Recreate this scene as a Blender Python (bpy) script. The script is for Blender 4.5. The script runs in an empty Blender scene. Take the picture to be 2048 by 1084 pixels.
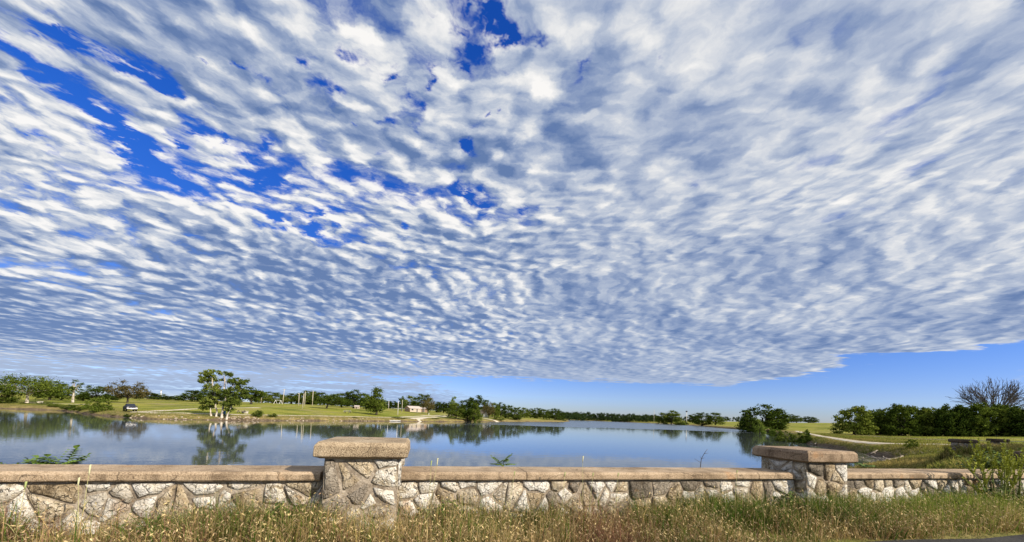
import bpy, bmesh, math, random
import numpy as np
from mathutils import Vector, Matrix, Euler

scene = bpy.context.scene
R_ = math.radians
# ---------------------------------------------------------------- camera
cam_data = bpy.data.cameras.new("camera")
camera = bpy.data.objects.new("camera", cam_data)
scene.collection.objects.link(camera)
scene.camera = camera
CAM_Z = 3.6                                   # eye height over the lake, sitting in a car on the causeway
cam_data.sensor_width = 36.0
cam_data.lens = 36.0 * 755.0 / 2048.0         # ultra-wide phone lens
cam_data.shift_y = 258.0 / 2048.0
cam_data.clip_start = 0.05
cam_data.clip_end = 8000.0
camera.matrix_world = (Matrix.Translation((0, 0, CAM_Z)) @ Matrix.Rotation(R_(92.4), 4, 'X')
                       @ Matrix.Rotation(R_(2.12), 4, 'Z'))

# ---------------------------------------------------------------- sun
SUN_EL = R_(29.0)
SUN_DIR = Vector((0.846 * math.cos(SUN_EL), -0.533 * math.cos(SUN_EL), math.sin(SUN_EL))).normalized()  # towards the sun
sun_data = bpy.data.lights.new("sun", 'SUN')
sun_data.energy = 5.0
sun_data.angle = R_(0.53)
sun_data.color = (1.0, 0.90, 0.76)
sun = bpy.data.objects.new("sun", sun_data)
scene.collection.objects.link(sun)
sun.rotation_euler = SUN_DIR.to_track_quat('Z', 'Y').to_euler()
sun.location = (60, -40, 60)

# ---------------------------------------------------------------- exposure
vs = scene.view_settings
scene.display_settings.display_device = 'sRGB'
vs.view_transform = 'Standard'
vs.look = 'None'
vs.exposure = 0.4
vs.gamma = 1.0
vs.use_curve_mapping = False
scene.render.film_transparent = False
scene.cycles.max_bounces = 6
scene.cycles.diffuse_bounces = 3
scene.cycles.glossy_bounces = 3
scene.cycles.transmission_bounces = 4
scene.cycles.transparent_max_bounces = 6
scene.cycles.caustics_reflective = False
scene.cycles.caustics_refractive = False

# ---------------------------------------------------------------- node helpers
class NT:
    """Small wrapper: every method adds one node and hands back its output socket."""
    def __init__(self, tree):
        self.t = tree; tree.nodes.clear()
    def n(self, kind, **props):
        nd = self.t.nodes.new(kind)
        for k, v in props.items(): setattr(nd, k, v)
        return nd
    def put(self, sock, val):
        if isinstance(val, bpy.types.NodeSocket): self.t.links.new(val, sock)
        elif val is not None: sock.default_value = val
    def math(self, op, a, b=None, c=None, clamp=False):
        nd = self.n('ShaderNodeMath', operation=op, use_clamp=clamp)
        self.put(nd.inputs[0], a); self.put(nd.inputs[1], b); self.put(nd.inputs[2], c)
        return nd.outputs[0]
    def vmath(self, op, a, b=None, out=0):
        nd = self.n('ShaderNodeVectorMath', operation=op)
        self.put(nd.inputs[0], a); self.put(nd.inputs[1], b)
        return nd.outputs[out]
    def comb(self, x=0.0, y=0.0, z=0.0):
        nd = self.n('ShaderNodeCombineXYZ')
        self.put(nd.inputs[0], x); self.put(nd.inputs[1], y); self.put(nd.inputs[2], z)
        return nd.outputs[0]
    def sep(self, v):
        nd = self.n('ShaderNodeSeparateXYZ'); self.put(nd.inputs[0], v)
        return nd.outputs[0], nd.outputs[1], nd.outputs[2]
    def noise(self, vec, scale=1.0, detail=2.0, rough=0.5, dist=0.0, lac=2.0, color=False, dims='3D'):
        nd = self.n('ShaderNodeTexNoise', noise_dimensions=dims)
        self.put(nd.inputs['Vector'], vec)
        self.put(nd.inputs['Scale'], scale); self.put(nd.inputs['Detail'], detail)
        self.put(nd.inputs['Roughness'], rough); self.put(nd.inputs['Lacunarity'], lac)
        self.put(nd.inputs['Distortion'], dist)
        return nd.outputs['Color' if color else 'Fac']
    def voronoi(self, vec, scale=1.0, feature='F1', rand=1.0, out='Distance', dims='3D'):
        nd = self.n('ShaderNodeTexVoronoi', feature=feature, voronoi_dimensions=dims)
        self.put(nd.inputs['Vector'], vec); self.put(nd.inputs['Scale'], scale)
        self.put(nd.inputs['Randomness'], rand)
        return nd.outputs[out]
    def rng(self, v, a, b, c=0.0, d=1.0, smooth=True):
        nd = self.n('ShaderNodeMapRange', interpolation_type='SMOOTHSTEP' if smooth else 'LINEAR')
        for i, q in enumerate((v, a, b, c, d)): self.put(nd.inputs[i], q)
        return nd.outputs[0]
    def ramp(self, v, stops, interp='LINEAR'):
        nd = self.n('ShaderNodeValToRGB'); cr = nd.color_ramp; cr.interpolation = interp
        while len(cr.elements) < len(stops): cr.elements.new(0.5)
        for e, (p, c) in zip(cr.elements, stops):
            e.position = p; e.color = (*c, 1.0)
        self.put(nd.inputs[0], v)
        return nd.outputs[0]
    def mix(self, f, a, b, mode='MIX'):
        nd = self.n('ShaderNodeMix', data_type='RGBA', blend_type=mode)
        self.put(nd.inputs[0], f)
        for s, q in ((nd.inputs[6], a), (nd.inputs[7], b)):
            if isinstance(q, (tuple, list)) and len(q) == 3: q = (*q, 1.0)
            self.put(s, q)
        return nd.outputs[2]
    def geo(self, out='Position'): return self.n('ShaderNodeNewGeometry').outputs[out]
    def tc(self, out='Object'): return self.n('ShaderNodeTexCoord').outputs[out]
    def bump(self, h, strength=0.5, dist=0.02, normal=None):
        nd = self.n('ShaderNodeBump'); self.put(nd.inputs['Height'], h)
        self.put(nd.inputs['Strength'], strength); self.put(nd.inputs['Distance'], dist)
        if normal is not None: self.put(nd.inputs['Normal'], normal)
        return nd.outputs[0]

# ---------------------------------------------------------------- sky: Nishita air with a sheet of broken altocumulus
world = bpy.data.worlds.new("World"); scene.world = world
world.use_nodes = True
world.cycles.sampling_method = 'MANUAL'
world.cycles.sample_map_resolution = 256
SKY_STRENGTH = 0.077
def build_sky():
    W = NT(world.node_tree)
    sky = W.n('ShaderNodeTexSky', sky_type='NISHITA')
    sky.sun_disc = False
    sky.sun_elevation = SUN_EL
    sky.sun_rotation = math.atan2(SUN_DIR.x, SUN_DIR.y)
    sky.altitude = 400.0; sky.air_density = 1.0; sky.dust_density = 0.4; sky.ozone_density = 3.0
    d = W.tc('Generated')
    dx, dy, dz = W.sep(d)
    zc = W.math('MAXIMUM', dz, 0.012)
    u = W.math('DIVIDE', dx, zc); v = W.math('DIVIDE', dy, zc)      # where the view ray pierces the cloud sheet
    P = W.comb(u, v, 0.0)
    # deep saturated blue overhead, paler towards the horizon
    hs = W.n('ShaderNodeHueSaturation'); W.put(hs.inputs['Color'], sky.outputs[0])
    W.put(hs.inputs['Saturation'], 1.32); W.put(hs.inputs['Value'], 1.3); W.put(hs.inputs['Hue'], 0.515)
    tint = W.ramp(W.rng(dz, 0.0, 0.75, smooth=False), [(0.0, (0.66, 0.71, 1.14)), (0.08, (0.72, 0.77, 1.18)), (0.20, (0.74, 0.82, 1.16)), (0.36, (0.66, 0.78, 1.08)), (0.6, (0.66, 0.92, 1.3)), (1.0, (0.62, 1.0, 1.5))])
    blue = W.mix(1.0, hs.outputs[0], tint, 'MULTIPLY')
    # --- domain warp
    wn = W.noise(P, 1.1, 2.0, 0.5, color=True)
    Pw = W.vmath('ADD', P, W.vmath('MULTIPLY', W.vmath('SUBTRACT', wn, (0.5, 0.5, 0.5)), (0.34, 0.34, 0.0)))
    fn = W.noise(P, 9.0, 4.0, 0.6, color=True)
    Pf = W.vmath('ADD', Pw, W.vmath('MULTIPLY', W.vmath('SUBTRACT', fn, (0.5, 0.5, 0.5)), (0.13, 0.13, 0.0)))   # ragged edges
    tn = W.noise(P, 5.0, 5.0, 0.62, color=True)
    Pt = W.vmath('ADD', Pw, W.vmath('MULTIPLY', W.vmath('SUBTRACT', tn, (0.5, 0.5, 0.5)), (0.34, 0.34, 0.0)))
    # cloudlets have depth, so seen low over the horizon they close up instead of thinning to lines
    rad = W.vmath('LENGTH', P, out=1)
    shrink = W.math('MULTIPLY', W.rng(rad, 0.7, 2.6, 0.72, 1.10, smooth=False), W.math('POWER', W.math('MULTIPLY', W.math('MAXIMUM', rad, 2.2), 1 / 2.2), -0.42))
    sc = W.n('ShaderNodeVectorMath', operation='SCALE'); W.put(sc.inputs[0], Pf); W.put(sc.inputs['Scale'], shrink)
    Pf = sc.outputs[0]
    right = W.rng(u, -0.45, 0.8)                                     # the sheet grows smooth and closed to the right
    def rot(vec, a, sx, sy):
        c, s = math.cos(a), math.sin(a)
        x, y, _ = W.sep(vec)
        return W.comb(W.math('MULTIPLY', W.math('ADD', W.math('MULTIPLY', x, c), W.math('MULTIPLY', y, s)), sx),
                      W.math('MULTIPLY', W.math('SUBTRACT', W.math('MULTIPLY', y, c), W.math('MULTIPLY', x, s)), sy), 3.7)
    def fmix(f, a, b):
        m = W.n('ShaderNodeMix', data_type='FLOAT')
        W.put(m.inputs[0], f); W.put(m.inputs[2], a); W.put(m.inputs[3], b)
        return m.outputs[0]
    def body(vec):
        a = W.noise(rot(vec, 0.35, 0.8, 1.3), 1.15, 1.0, 0.5)                           # rolls
        b = W.noise(rot(vec, -0.15, 1.0, 1.05), 6.3, 2.0, 0.5)                          # cloudlets
        s = W.noise(rot(vec, -0.12, 1.7, 0.5), 2.4, 2.0, 0.5)                           # streaks away from the viewer
        c = W.math('SUBTRACT', 0.95, W.voronoi(rot(vec, 0.1, 1.0, 1.0), 9.0, 'SMOOTH_F1', out='Distance', dims='2D'))   # round puffs
        lm = W.math('ADD', W.math('ADD', W.math('MULTIPLY', a, 0.50), W.math('MULTIPLY', b, 0.40)), W.math('MULTIPLY', c, 0.22))
        rm = W.math('ADD', W.math('ADD', W.math('MULTIPLY', a, 0.26), W.math('MULTIPLY', b, 0.42)), W.math('MULTIPLY', s, 0.36))
        puff = W.math('ADD', W.math('MULTIPLY', b, 0.75), W.math('MULTIPLY', W.math('SUBTRACT', c, 0.55), 0.35))
        return fmix(right, lm, rm), puff, a
    D0, puff, roll = body(Pf)
    fine = W.noise(rot(Pf, 0.0, 1.0, 1.0), 11.0, 5.0, 0.62)
    fine = W.math('MULTIPLY', W.math('SUBTRACT', fine, 0.5), W.rng(v, 5.0, 12.0, 1.0, 0.2))
    D = W.math('ADD', D0, W.math('MULTIPLY', fine, fmix(right, 0.46, 0.13)))
    D2, _, _ = body(W.vmath('ADD', Pf, (SUN_DIR.x * 0.06, SUN_DIR.y * 0.06, 0.0)))
    # --- coverage: closed on the right, torn open in places
    cov = W.math('ADD', W.math('MULTIPLY_ADD', right, 0.13, 0.055), W.rng(v, 1.6, 4.0, 0.0, 0.085))
    tears = [  # centre u, v, size along, size across, angle, depth
        (-0.164, 0.889, 0.115, 0.050, -3.09, 0.27),
        (-0.053, 0.880, 0.083, 0.035, 3.10, 0.18),
        (0.062, 0.929, 0.051, 0.025, 1.45, 0.14),
        (-0.839, 1.053, 0.088, 0.045, 2.14, 0.14),
        (-0.609, 1.117, 0.056, 0.051, -2.63, 0.13),
        (-0.748, 1.081, 0.044, 0.023, 2.59, 0.11),
        (-0.349, 1.180, 0.052, 0.033, -1.34, 0.14),
        (-0.455, 1.257, 0.049, 0.028, 2.88, 0.12),
        (-0.354, 1.302, 0.054, 0.035, -1.25, 0.14),
        (-0.205, 1.326, 0.088, 0.038, 2.25, 0.14),
        (-0.468, 0.981, 0.050, 0.030, -1.52, 0.14),
        (-0.324, 0.930, 0.025, 0.016, 2.83, 0.07),
        (-1.277, 0.984, 0.123, 0.075, -1.68, 0.27),
        (-1.146, 1.028, 0.107, 0.072, -1.17, 0.27),
        (-1.484, 1.048, 0.088, 0.075, -1.46, 0.22),
        (-1.495, 1.192, 0.094, 0.046, -1.42, 0.22),
        (-1.504, 1.391, 0.234, 0.056, 2.05, 0.27),
        (-1.543, 1.600, 0.193, 0.059, 1.84, 0.13),
        (-1.217, 1.282, 0.104, 0.040, 2.16, 0.14),
        (-1.152, 1.454, 0.108, 0.046, -1.72, 0.12),
        (-1.067, 2.072, 0.200, 0.071, 2.05, 0.18),
        (-1.250, 1.937, 0.127, 0.045, 1.87, 0.13),
        (-0.542, 1.408, 0.056, 0.034, 2.80, 0.09),
        (-1.049, 2.326, 0.098, 0.069, 1.59, 0.09),
        (-0.869, 2.544, 0.140, 0.084, -1.96, 0.09),
        (-1.854, 1.383, 0.077, 0.058, 2.76, 0.16),
        (-1.031, 1.393, 0.068, 0.031, -0.89, 0.11),
        (0.382, 1.005, 0.064, 0.016, 1.17, 0.12),
        (0.170, 0.951, 0.042, 0.017, 1.33, 0.12),
        (-0.149, 1.719, 0.093, 0.031, 1.65, 0.09),
        (0.018, 1.839, 0.084, 0.034, 1.55, 0.10),
        (-1.802, 3.439, 0.199, 0.181, 1.75, 0.06),
        (-1.151, 1.665, 0.065, 0.052, -2.41, 0.07),
        (0.717, 1.552, 0.118, 0.073, -2.91, 0.06),
        (-0.881, 1.028, 0.025, 0.018, -3.04, 0.15),
        (-0.229, 1.677, 0.086, 0.030, -2.02, 0.14),
        (-0.953, 1.033, 0.035, 0.017, -0.71, 0.18),
        (-0.289, 1.061, 0.029, 0.021, -1.88, 0.19),
        (-0.192, 0.992, 0.033, 0.020, -2.38, 0.13),
        (-0.619, 1.010, 0.036, 0.027, -1.91, 0.14),
        (-0.208, 1.377, 0.067, 0.034, -2.10, 0.15),
        (-0.594, 1.256, 0.034, 0.020, -1.39, 0.12),
        (-1.554, 1.511, 0.062, 0.025, -0.83, 0.22),
        (-0.073, 1.054, 0.033, 0.015, -2.28, 0.14),
        (-1.172, 1.653, 0.077, 0.028, 2.06, 0.13),
        (-1.156, 1.121, 0.035, 0.029, 2.49, 0.22),
        (-1.182, 1.310, 0.047, 0.018, 2.38, 0.19),
        (-0.638, 2.004, 0.076, 0.030, -1.37, 0.18),
        (-1.305, 2.017, 0.107, 0.054, -1.18, 0.13),
        (-0.667, 1.040, 0.031, 0.024, 2.49, 0.12),
        (-1.135, 1.080, 0.029, 0.027, -1.33, 0.19),
        (-0.098, 1.227, 0.031, 0.018, -2.64, 0.13),
        (-0.417, 1.039, 0.021, 0.018, 2.55, 0.20),
        (-1.326, 1.388, 0.081, 0.021, 2.12, 0.16),
    ]
    ptx, pty, _ = W.sep(Pt); hole = None
    for (hu, hv, sa, sb, ang, dep) in tears:
        x = W.math('SUBTRACT', ptx, hu); y = W.math('SUBTRACT', pty, hv)
        c, s = math.cos(ang), math.sin(ang)
        a = W.math('MULTIPLY', W.math('ADD', W.math('MULTIPLY', x, c), W.math('MULTIPLY', y, s)), 1.0 / sa)
        b = W.math('MULTIPLY', W.math('SUBTRACT', W.math('MULTIPLY', y, c), W.math('MULTIPLY', x, s)), 1.0 / sb)
        r2 = W.math('ADD', W.math('MULTIPLY', a, a), W.math('MULTIPLY', b, b))
        g = W.math('POWER', 2.718, W.math('MULTIPLY', r2, -1.0))
        hole = W.math('MULTIPLY', g, dep) if hole is None else W.math('ADD', hole, W.math('MULTIPLY', g, dep))
    shred = W.rng(W.noise(Pf, 6.5, 4.0, 0.6), 0.36, 0.62, 0.25, 1.25)          # tears are shredded, not clean holes
    cov = W.math('SUBTRACT', cov, W.math('MULTIPLY', hole, W.math('MULTIPLY', shred, 1.55)))
    # the far rim of the sheet: it ends over the right bank and thins out over the far shore
    rn = W.noise(W.vmath('MULTIPLY', P, (0.45, 1.5, 1.0)), 1.7, 5.0, 0.62)
    bay = W.math('MULTIPLY', W.math('SUBTRACT', v, 5.3), 1 / 0.55)
    bay = W.math('POWER', 2.718, W.math('MULTIPLY', W.math('MULTIPLY', bay, bay), -1.0))
    rimu = W.rng(W.math('ADD', W.math('ADD', W.math('MULTIPLY_ADD', bay, 0.9, u), W.math('MULTIPLY', v, -0.02)), W.math('MULTIPLY', rn, 1.9)), 5.95, 6.65)
    rimv = W.rng(W.math('ADD', v, W.math('MULTIPLY', rn, 5.0)), 11.0, 13.5)
    far_left = W.rng(u, 1.0, -6.0)
    rimv = W.math('MULTIPLY', rimv, W.math('MULTIPLY_ADD', far_left, -0.78, 1.0))
    rim = W.math('MAXIMUM', rimu, rimv)
    dens = W.math('SUBTRACT', W.math('ADD', D, cov), W.math('MULTIPLY', rim, 0.5))
    alpha = W.rng(dens, 0.39, 0.62)
    # light through and on the cloudlets: thin and sun-side parts are white, thick and lee parts grey-blue
    slope = W.math('SUBTRACT', D0, D2)
    thick = W.rng(dens, 0.50, 0.90, smooth=False)
    lit = W.math('ADD', W.math('MULTIPLY_ADD', slope, fmix(right, 3.0, 2.4), 0.76), W.math('MULTIPLY', thick, -0.30))
    lit = W.math('ADD', lit, W.math('MULTIPLY', W.math('SUBTRACT', puff, 0.42), fmix(right, 1.65, 0.6)))
    lit = W.math('SUBTRACT', lit, W.rng(roll, 0.42, 0.66, 0.0, fmix(right, 0.26, 0.18)))
    lit = W.math('SUBTRACT', lit, W.math('MULTIPLY', W.rng(v, 1.4, 4.5), fmix(right, 0.14, 0.07)))
    lit = W.math('ADD', lit, W.math('MULTIPLY', fine, fmix(right, 1.7, 0.8)))
    lit = fmix(W.rng(v, 5.0, 13.0), lit, 0.47)
    ccol = W.ramp(lit, [(0.0, (0.13, 0.21, 0.41)), (0.28, (0.27, 0.35, 0.53)), (0.55, (0.50, 0.56, 0.67)), (0.80, (0.79, 0.80, 0.81)), (1.0, (0.97, 0.95, 0.92))])
    # distance: cloud bases fade into blue air
    hz = W.rng(v, 2.0, 24.0, smooth=False)
    ccol = W.mix(W.math('MULTIPLY', hz, 0.85), ccol, (0.33, 0.45, 0.70))
    ccol = W.vmath('MULTIPLY', ccol, (10.0,) * 3)
    above = W.rng(dz, 0.004, 0.03)
    col = W.mix(W.math('MULTIPLY', alpha, W.math('MULTIPLY', above, 0.97)), blue, ccol)
    bg = W.n('ShaderNodeBackground'); W.put(bg.inputs[0], col); W.put(bg.inputs[1], SKY_STRENGTH)
    out = W.n('ShaderNodeOutputWorld'); W.t.links.new(bg.outputs[0], out.inputs[0])
build_sky()

# ---------------------------------------------------------------- mesh and object helpers
COL = scene.collection
rnd = random.Random(7)
rng = np.random.default_rng(11)

def fast_mesh(name, verts, faces, smooth=False, colors=None, floats=None):
    """verts (n,3), faces (m,3) or (m,4) numpy arrays -> mesh"""
    verts = np.asarray(verts, dtype=np.float32); faces = np.asarray(faces, dtype=np.int32)
    k = faces.shape[1]; m = len(faces)
    me = bpy.data.meshes.new(name)
    me.vertices.add(len(verts)); me.vertices.foreach_set('co', verts.ravel())
    me.loops.add(m * k); me.loops.foreach_set('vertex_index', faces.ravel())
    me.polygons.add(m)
    me.polygons.foreach_set('loop_start', np.arange(0, m * k, k, dtype=np.int32))
    me.polygons.foreach_set('loop_total', np.full(m, k, dtype=np.int32))
    if smooth: me.polygons.foreach_set('use_smooth', np.ones(m, dtype=bool))
    if colors is not None:
        a = me.color_attributes.new('tint', 'FLOAT_COLOR', 'POINT')
        c = np.ones((len(verts), 4), dtype=np.float32); c[:, :3] = colors
        a.data.foreach_set('color', c.ravel())
    if floats:
        for key, val in floats.items():
            a = me.attributes.new(key, 'FLOAT', 'POINT')
            a.data.foreach_set('value', np.asarray(val, dtype=np.float32))
    me.update(calc_edges=True)
    return me

def obj(name, me, mat=None, parent=None, loc=(0, 0, 0), rot=(0, 0, 0)):
    o = bpy.data.objects.new(name, me); COL.objects.link(o)
    if mat is not None and not me.materials: me.materials.append(mat)
    o.location = loc; o.rotation_euler = rot
    if parent is not None: o.parent = parent
    return o
def tag(o, label, cat, group=None):
    o['label'] = label; o['category'] = cat
    if group: o['group'] = group
    return o
def thing(name, label, cat, loc=(0, 0, 0), rotz=0.0, group=None):
    o = bpy.data.objects.new(name, None); COL.objects.link(o)
    o.empty_display_size = 0.2; o.location = loc; o.rotation_euler = (0, 0, rotz)
    return tag(o, label, cat, group)
def copy_tree(o, parent=None):
    c = o.copy(); COL.objects.link(c); c.parent = parent
    for ch in o.children: copy_tree(ch, c)
    return c
def kind(o, k): o['kind'] = k; return o

class MB:
    """collects boxes, tubes and polygons into one mesh"""
    def __init__(self): self.v = []; self.f = []
    def add(self, vs, fs):
        b = len(self.v); self.v += [tuple(q) for q in vs]; self.f += [tuple(i + b for i in q) for q in fs]
    def box(self, x0, x1, y0, y1, z0, z1):
        self.add([(x0, y0, z0), (x1, y0, z0), (x1, y1, z0), (x0, y1, z0), (x0, y0, z1), (x1, y0, z1), (x1, y1, z1), (x0, y1, z1)],
                 [(0, 3, 2, 1), (4, 5, 6, 7), (0, 1, 5, 4), (1, 2, 6, 5), (2, 3, 7, 6), (3, 0, 4, 7)])
    def prism(self, prof, x0, x1):
        """profile in (y, z) swept along x"""
        n = len(prof)
        self.add([(x0, *q) for q in prof] + [(x1, *q) for q in prof],
                 [tuple(range(n)), tuple(range(2 * n - 1, n - 1, -1))] + [(i, i + n, (i + 1) % n + n, (i + 1) % n) for i in range(n)])
    def tube(self, pts, radii, sides=6, cap=True):
        pts = [Vector(p) for p in pts]; n = len(pts); vs = []; fs = []
        ref = Vector((0.31, 0.17, 0.93))
        for i, p in enumerate(pts):
            t = (pts[min(i + 1, n - 1)] - pts[max(i - 1, 0)])
            t = t.normalized() if t.length > 1e-6 else Vector((0, 0, 1))
            a = t.cross(ref)
            if a.length < 0.1: a = t.cross(Vector((1, 0, 0)))
            a.normalize(); b = t.cross(a)
            for k in range(sides):
                an = 2 * math.pi * k / sides
                vs.append(p + (a * math.cos(an) + b * math.sin(an)) * radii[i])
        for i in range(n - 1):
            for k in range(sides):
                k2 = (k + 1) % sides
                fs.append((i * sides + k, i * sides + k2, (i + 1) * sides + k2, (i + 1) * sides + k))
        if cap:
            fs.append(tuple(range(sides - 1, -1, -1))); fs.append(tuple(range((n - 1) * sides, n * sides)))
        self.add(vs, fs)
    def mesh(self, name, smooth=False):
        me = bpy.data.meshes.new(name); me.from_pydata(self.v, [], self.f)
        if smooth: me.polygons.foreach_set('use_smooth', [True] * len(me.polygons))
        me.update(); return me
    def obj(self, name, mat, parent=None, smooth=False, **k):
        return obj(name, self.mesh(name, smooth), mat, parent, **k)

def bevelled(me, width, segs=2):
    bm = bmesh.new(); bm.from_mesh(me)
    bmesh.ops.recalc_face_normals(bm, faces=bm.faces)
    bmesh.ops.bevel(bm, geom=[e for e in bm.edges], offset=width, segments=segs, profile=0.6, affect='EDGES')
    bm.to_mesh(me); bm.free(); return me

# ---------------------------------------------------------------- materials
def material(name):
    m = bpy.data.materials.new(name); m.use_nodes = True
    return m, NT(m.node_tree)
def principled(T, color, rough=0.8, spec=0.3, normal=None, metal=0.0):
    p = T.n('ShaderNodeBsdfPrincipled')
    if isinstance(color, (tuple, list)): color = (*color, 1.0)
    T.put(p.inputs['Base Color'], color); T.put(p.inputs['Roughness'], rough)
    T.put(p.inputs['Specular IOR Level'], spec); T.put(p.inputs['Metallic'], metal)
    if normal is not None: T.put(p.inputs['Normal'], normal)
    o = T.n('ShaderNodeOutputMaterial'); T.t.links.new(p.outputs[0], o.inputs[0])
    return p
def plain(name, color, rough=0.7, spec=0.3, vary=0.25, scale=6.0, metal=0.0):
    m, T = material(name)
    nz = T.noise(T.tc('Object'), scale, 5.0, 0.6)
    c = T.mix(T.rng(nz, 0.3, 0.75), tuple(q * (1 - vary) for q in color), tuple(min(1, q * (1 + vary)) for q in color))
    principled(T, c, rough, spec, metal=metal)
    return m

def foliage(name, dark, mid, light, transl=0.28):
    """leaf cards: tone varies from leaf to leaf and from tree to tree"""
    m, T = material(name)
    at = T.n('ShaderNodeAttribute', attribute_name='tint')
    r = T.sep(at.outputs['Vector'])[0]
    oi = T.n('ShaderNodeObjectInfo').outputs['Random']
    f = T.math('ADD', T.math('MULTIPLY', r, 0.85), T.math('MULTIPLY_ADD', oi, 0.55, -0.20))
    c = T.ramp(f, [(0.0, dark), (0.5, mid), (1.0, light)])
    d = T.n('ShaderNodeBsdfDiffuse'); T.put(d.inputs[0], c)
    t = T.n('ShaderNodeBsdfTranslucent'); T.put(t.inputs[0], T.mix(0.5, c, (0.10, 0.14, 0.015)))
    mx = T.n('ShaderNodeMixShader'); T.put(mx.inputs[0], transl)
    T.t.links.new(d.outputs[0], mx.inputs[1]); T.t.links.new(t.outputs[0], mx.inputs[2])
    o = T.n('ShaderNodeOutputMaterial'); T.t.links.new(mx.outputs[0], o.inputs[0])
    return m
def blade_mat(name, transl=0.3):
    m, T = material(name)
    at = T.n('ShaderNodeAttribute', attribute_name='tint')
    c = at.outputs['Color']
    d = T.n('ShaderNodeBsdfDiffuse'); T.put(d.inputs[0], c)
    t = T.n('ShaderNodeBsdfTranslucent'); T.put(t.inputs[0], c)
    mx = T.n('ShaderNodeMixShader'); T.put(mx.inputs[0], transl)
    T.t.links.new(d.outputs[0], mx.inputs[1]); T.t.links.new(t.outputs[0], mx.inputs[2])
    o = T.n('ShaderNodeOutputMaterial'); T.t.links.new(mx.outputs[0], o.inputs[0])
    return m

M = {}
M['leaf_dark'] = foliage('leaf_dark', (0.025, 0.045, 0.008), (0.070, 0.105, 0.018), (0.18, 0.21, 0.035))
M['leaf_mid'] = foliage('leaf_mid', (0.040, 0.065, 0.010), (0.115, 0.155, 0.024), (0.25, 0.28, 0.05))
M['leaf_bright'] = foliage('leaf_bright', (0.06, 0.10, 0.015), (0.13, 0.19, 0.03), (0.24, 0.29, 0.06))
M['leaf_poplar'] = foliage('leaf_poplar', (0.050, 0.080, 0.014), (0.135, 0.175, 0.032), (0.27, 0.30, 0.065))
M['leaf_rust'] = foliage('leaf_rust', (0.050, 0.045, 0.018), (0.115, 0.090, 0.035), (0.17, 0.15, 0.06))
M['leaf_far'] = foliage('leaf_far', (0.030, 0.050, 0.020), (0.052, 0.080, 0.026), (0.10, 0.13, 0.04))
M['blade'] = blade_mat('blade')

def bark(name, a, b):
    m, T = material(name)
    p = T.tc('Object')
    nz = T.noise(T.vmath('MULTIPLY', p, (3.0, 3.0, 0.8)), 2.0, 5.0, 0.65)
    c = T.mix(T.rng(nz, 0.35, 0.7), a, b)
    principled(T, c, 0.9, 0.1, T.bump(nz, 0.6, 0.05))
    return m
M['bark_dark'] = bark('bark_dark', (0.035, 0.028, 0.022), (0.10, 0.085, 0.065))
M['bark_pale'] = bark('bark_pale', (0.34, 0.28, 0.21), (0.72, 0.66, 0.56))
M['bark_bare'] = bark('bark_bare', (0.060, 0.055, 0.055), (0.13, 0.118, 0.110))
M['driftwood'] = bark('driftwood', (0.20, 0.165, 0.125), (0.46, 0.40, 0.33))

# ---------------------------------------------------------------- the lie of the land
TH = math.atan(0.237)
TX, TY = math.cos(TH), math.sin(TH)            # along the parapet
NX, NY = -TY, TX                               # across it, towards the lake
WALL_Y = 4.09                                  # coping front where the parapet crosses x = 0
GROUND_Z = 2.45
def wall_pt(s, n, z): return (s * TX + n * NX, WALL_Y + s * TY + n * NY, z)

LAKE = np.array([(-320, -68), (-60, -6.4), (0, 8.0), (11.5, 12.2), (20, 24), (33, 33.5), (43.5, 39.5), (47.2, 45.9), (50, 52), (53, 57.4),
    (56.5, 66), (63, 79.7), (74, 100), (88, 124), (104, 145), (117.6, 165.4), (125.4, 186.7), (142, 222), (157.9, 260.8), (161.3, 285), (185, 360),
    (222, 440), (228, 517), (228, 640), (160, 700), (90, 690), (75, 600), (70, 500), (62, 400), (46, 327), (30, 286), (12.3, 247.8),
    (-5, 210), (-15.8, 192), (-22, 177), (-26.8, 166), (-32, 156), (-36.8, 148.8), (-41.9, 142.6), (-46.5, 132), (-52, 122.2), (-58.5, 110.1), (-61, 103),
    (-64.7, 97.5), (-68, 92), (-70.7, 88.9), (-75, 84.5), (-78.6, 82.4), (-88, 86), (-99.4, 91.5), (-115, 101), (-130, 113), (-147.6, 121), (-158.7, 117.4),
    (-180, 125), (-320, 130)], float)
def lake_dist(x, y):
    """distance to the waterline, positive on land"""
    x = np.asarray(x, float); y = np.asarray(y, float)
    best = np.full(x.shape, 1e18); inside = np.zeros(x.shape, bool)
    for (ax, ay), (bx, by) in zip(LAKE, np.roll(LAKE, -1, 0)):
        ex, ey = bx - ax, by - ay
        t = np.clip(((x - ax) * ex + (y - ay) * ey) / (ex * ex + ey * ey), 0, 1)
        best = np.minimum(best, (x - ax - t * ex) ** 2 + (y - ay - t * ey) ** 2)
        c = ((ay > y) != (by > y)) & (x < (bx - ax) * (y - ay) / (by - ay + 1e-12) + ax)
        inside ^= c
    return np.where(inside, -1.0, 1.0) * np.sqrt(best)
def sstep(a, b, v):
    t = np.clip((v - a) / (b - a), 0, 1); return t * t * (3 - 2 * t)
def wob(x, y, f, seed):
    r = np.random.default_rng(seed); z = 0
    for k in range(6):
        a = r.uniform(0, 6.28); ff = f * r.uniform(0.6, 1.8)
        z = z + np.sin((x * math.cos(a) + y * math.sin(a)) * ff + r.uniform(0, 6.28))
    return z / 6
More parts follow.
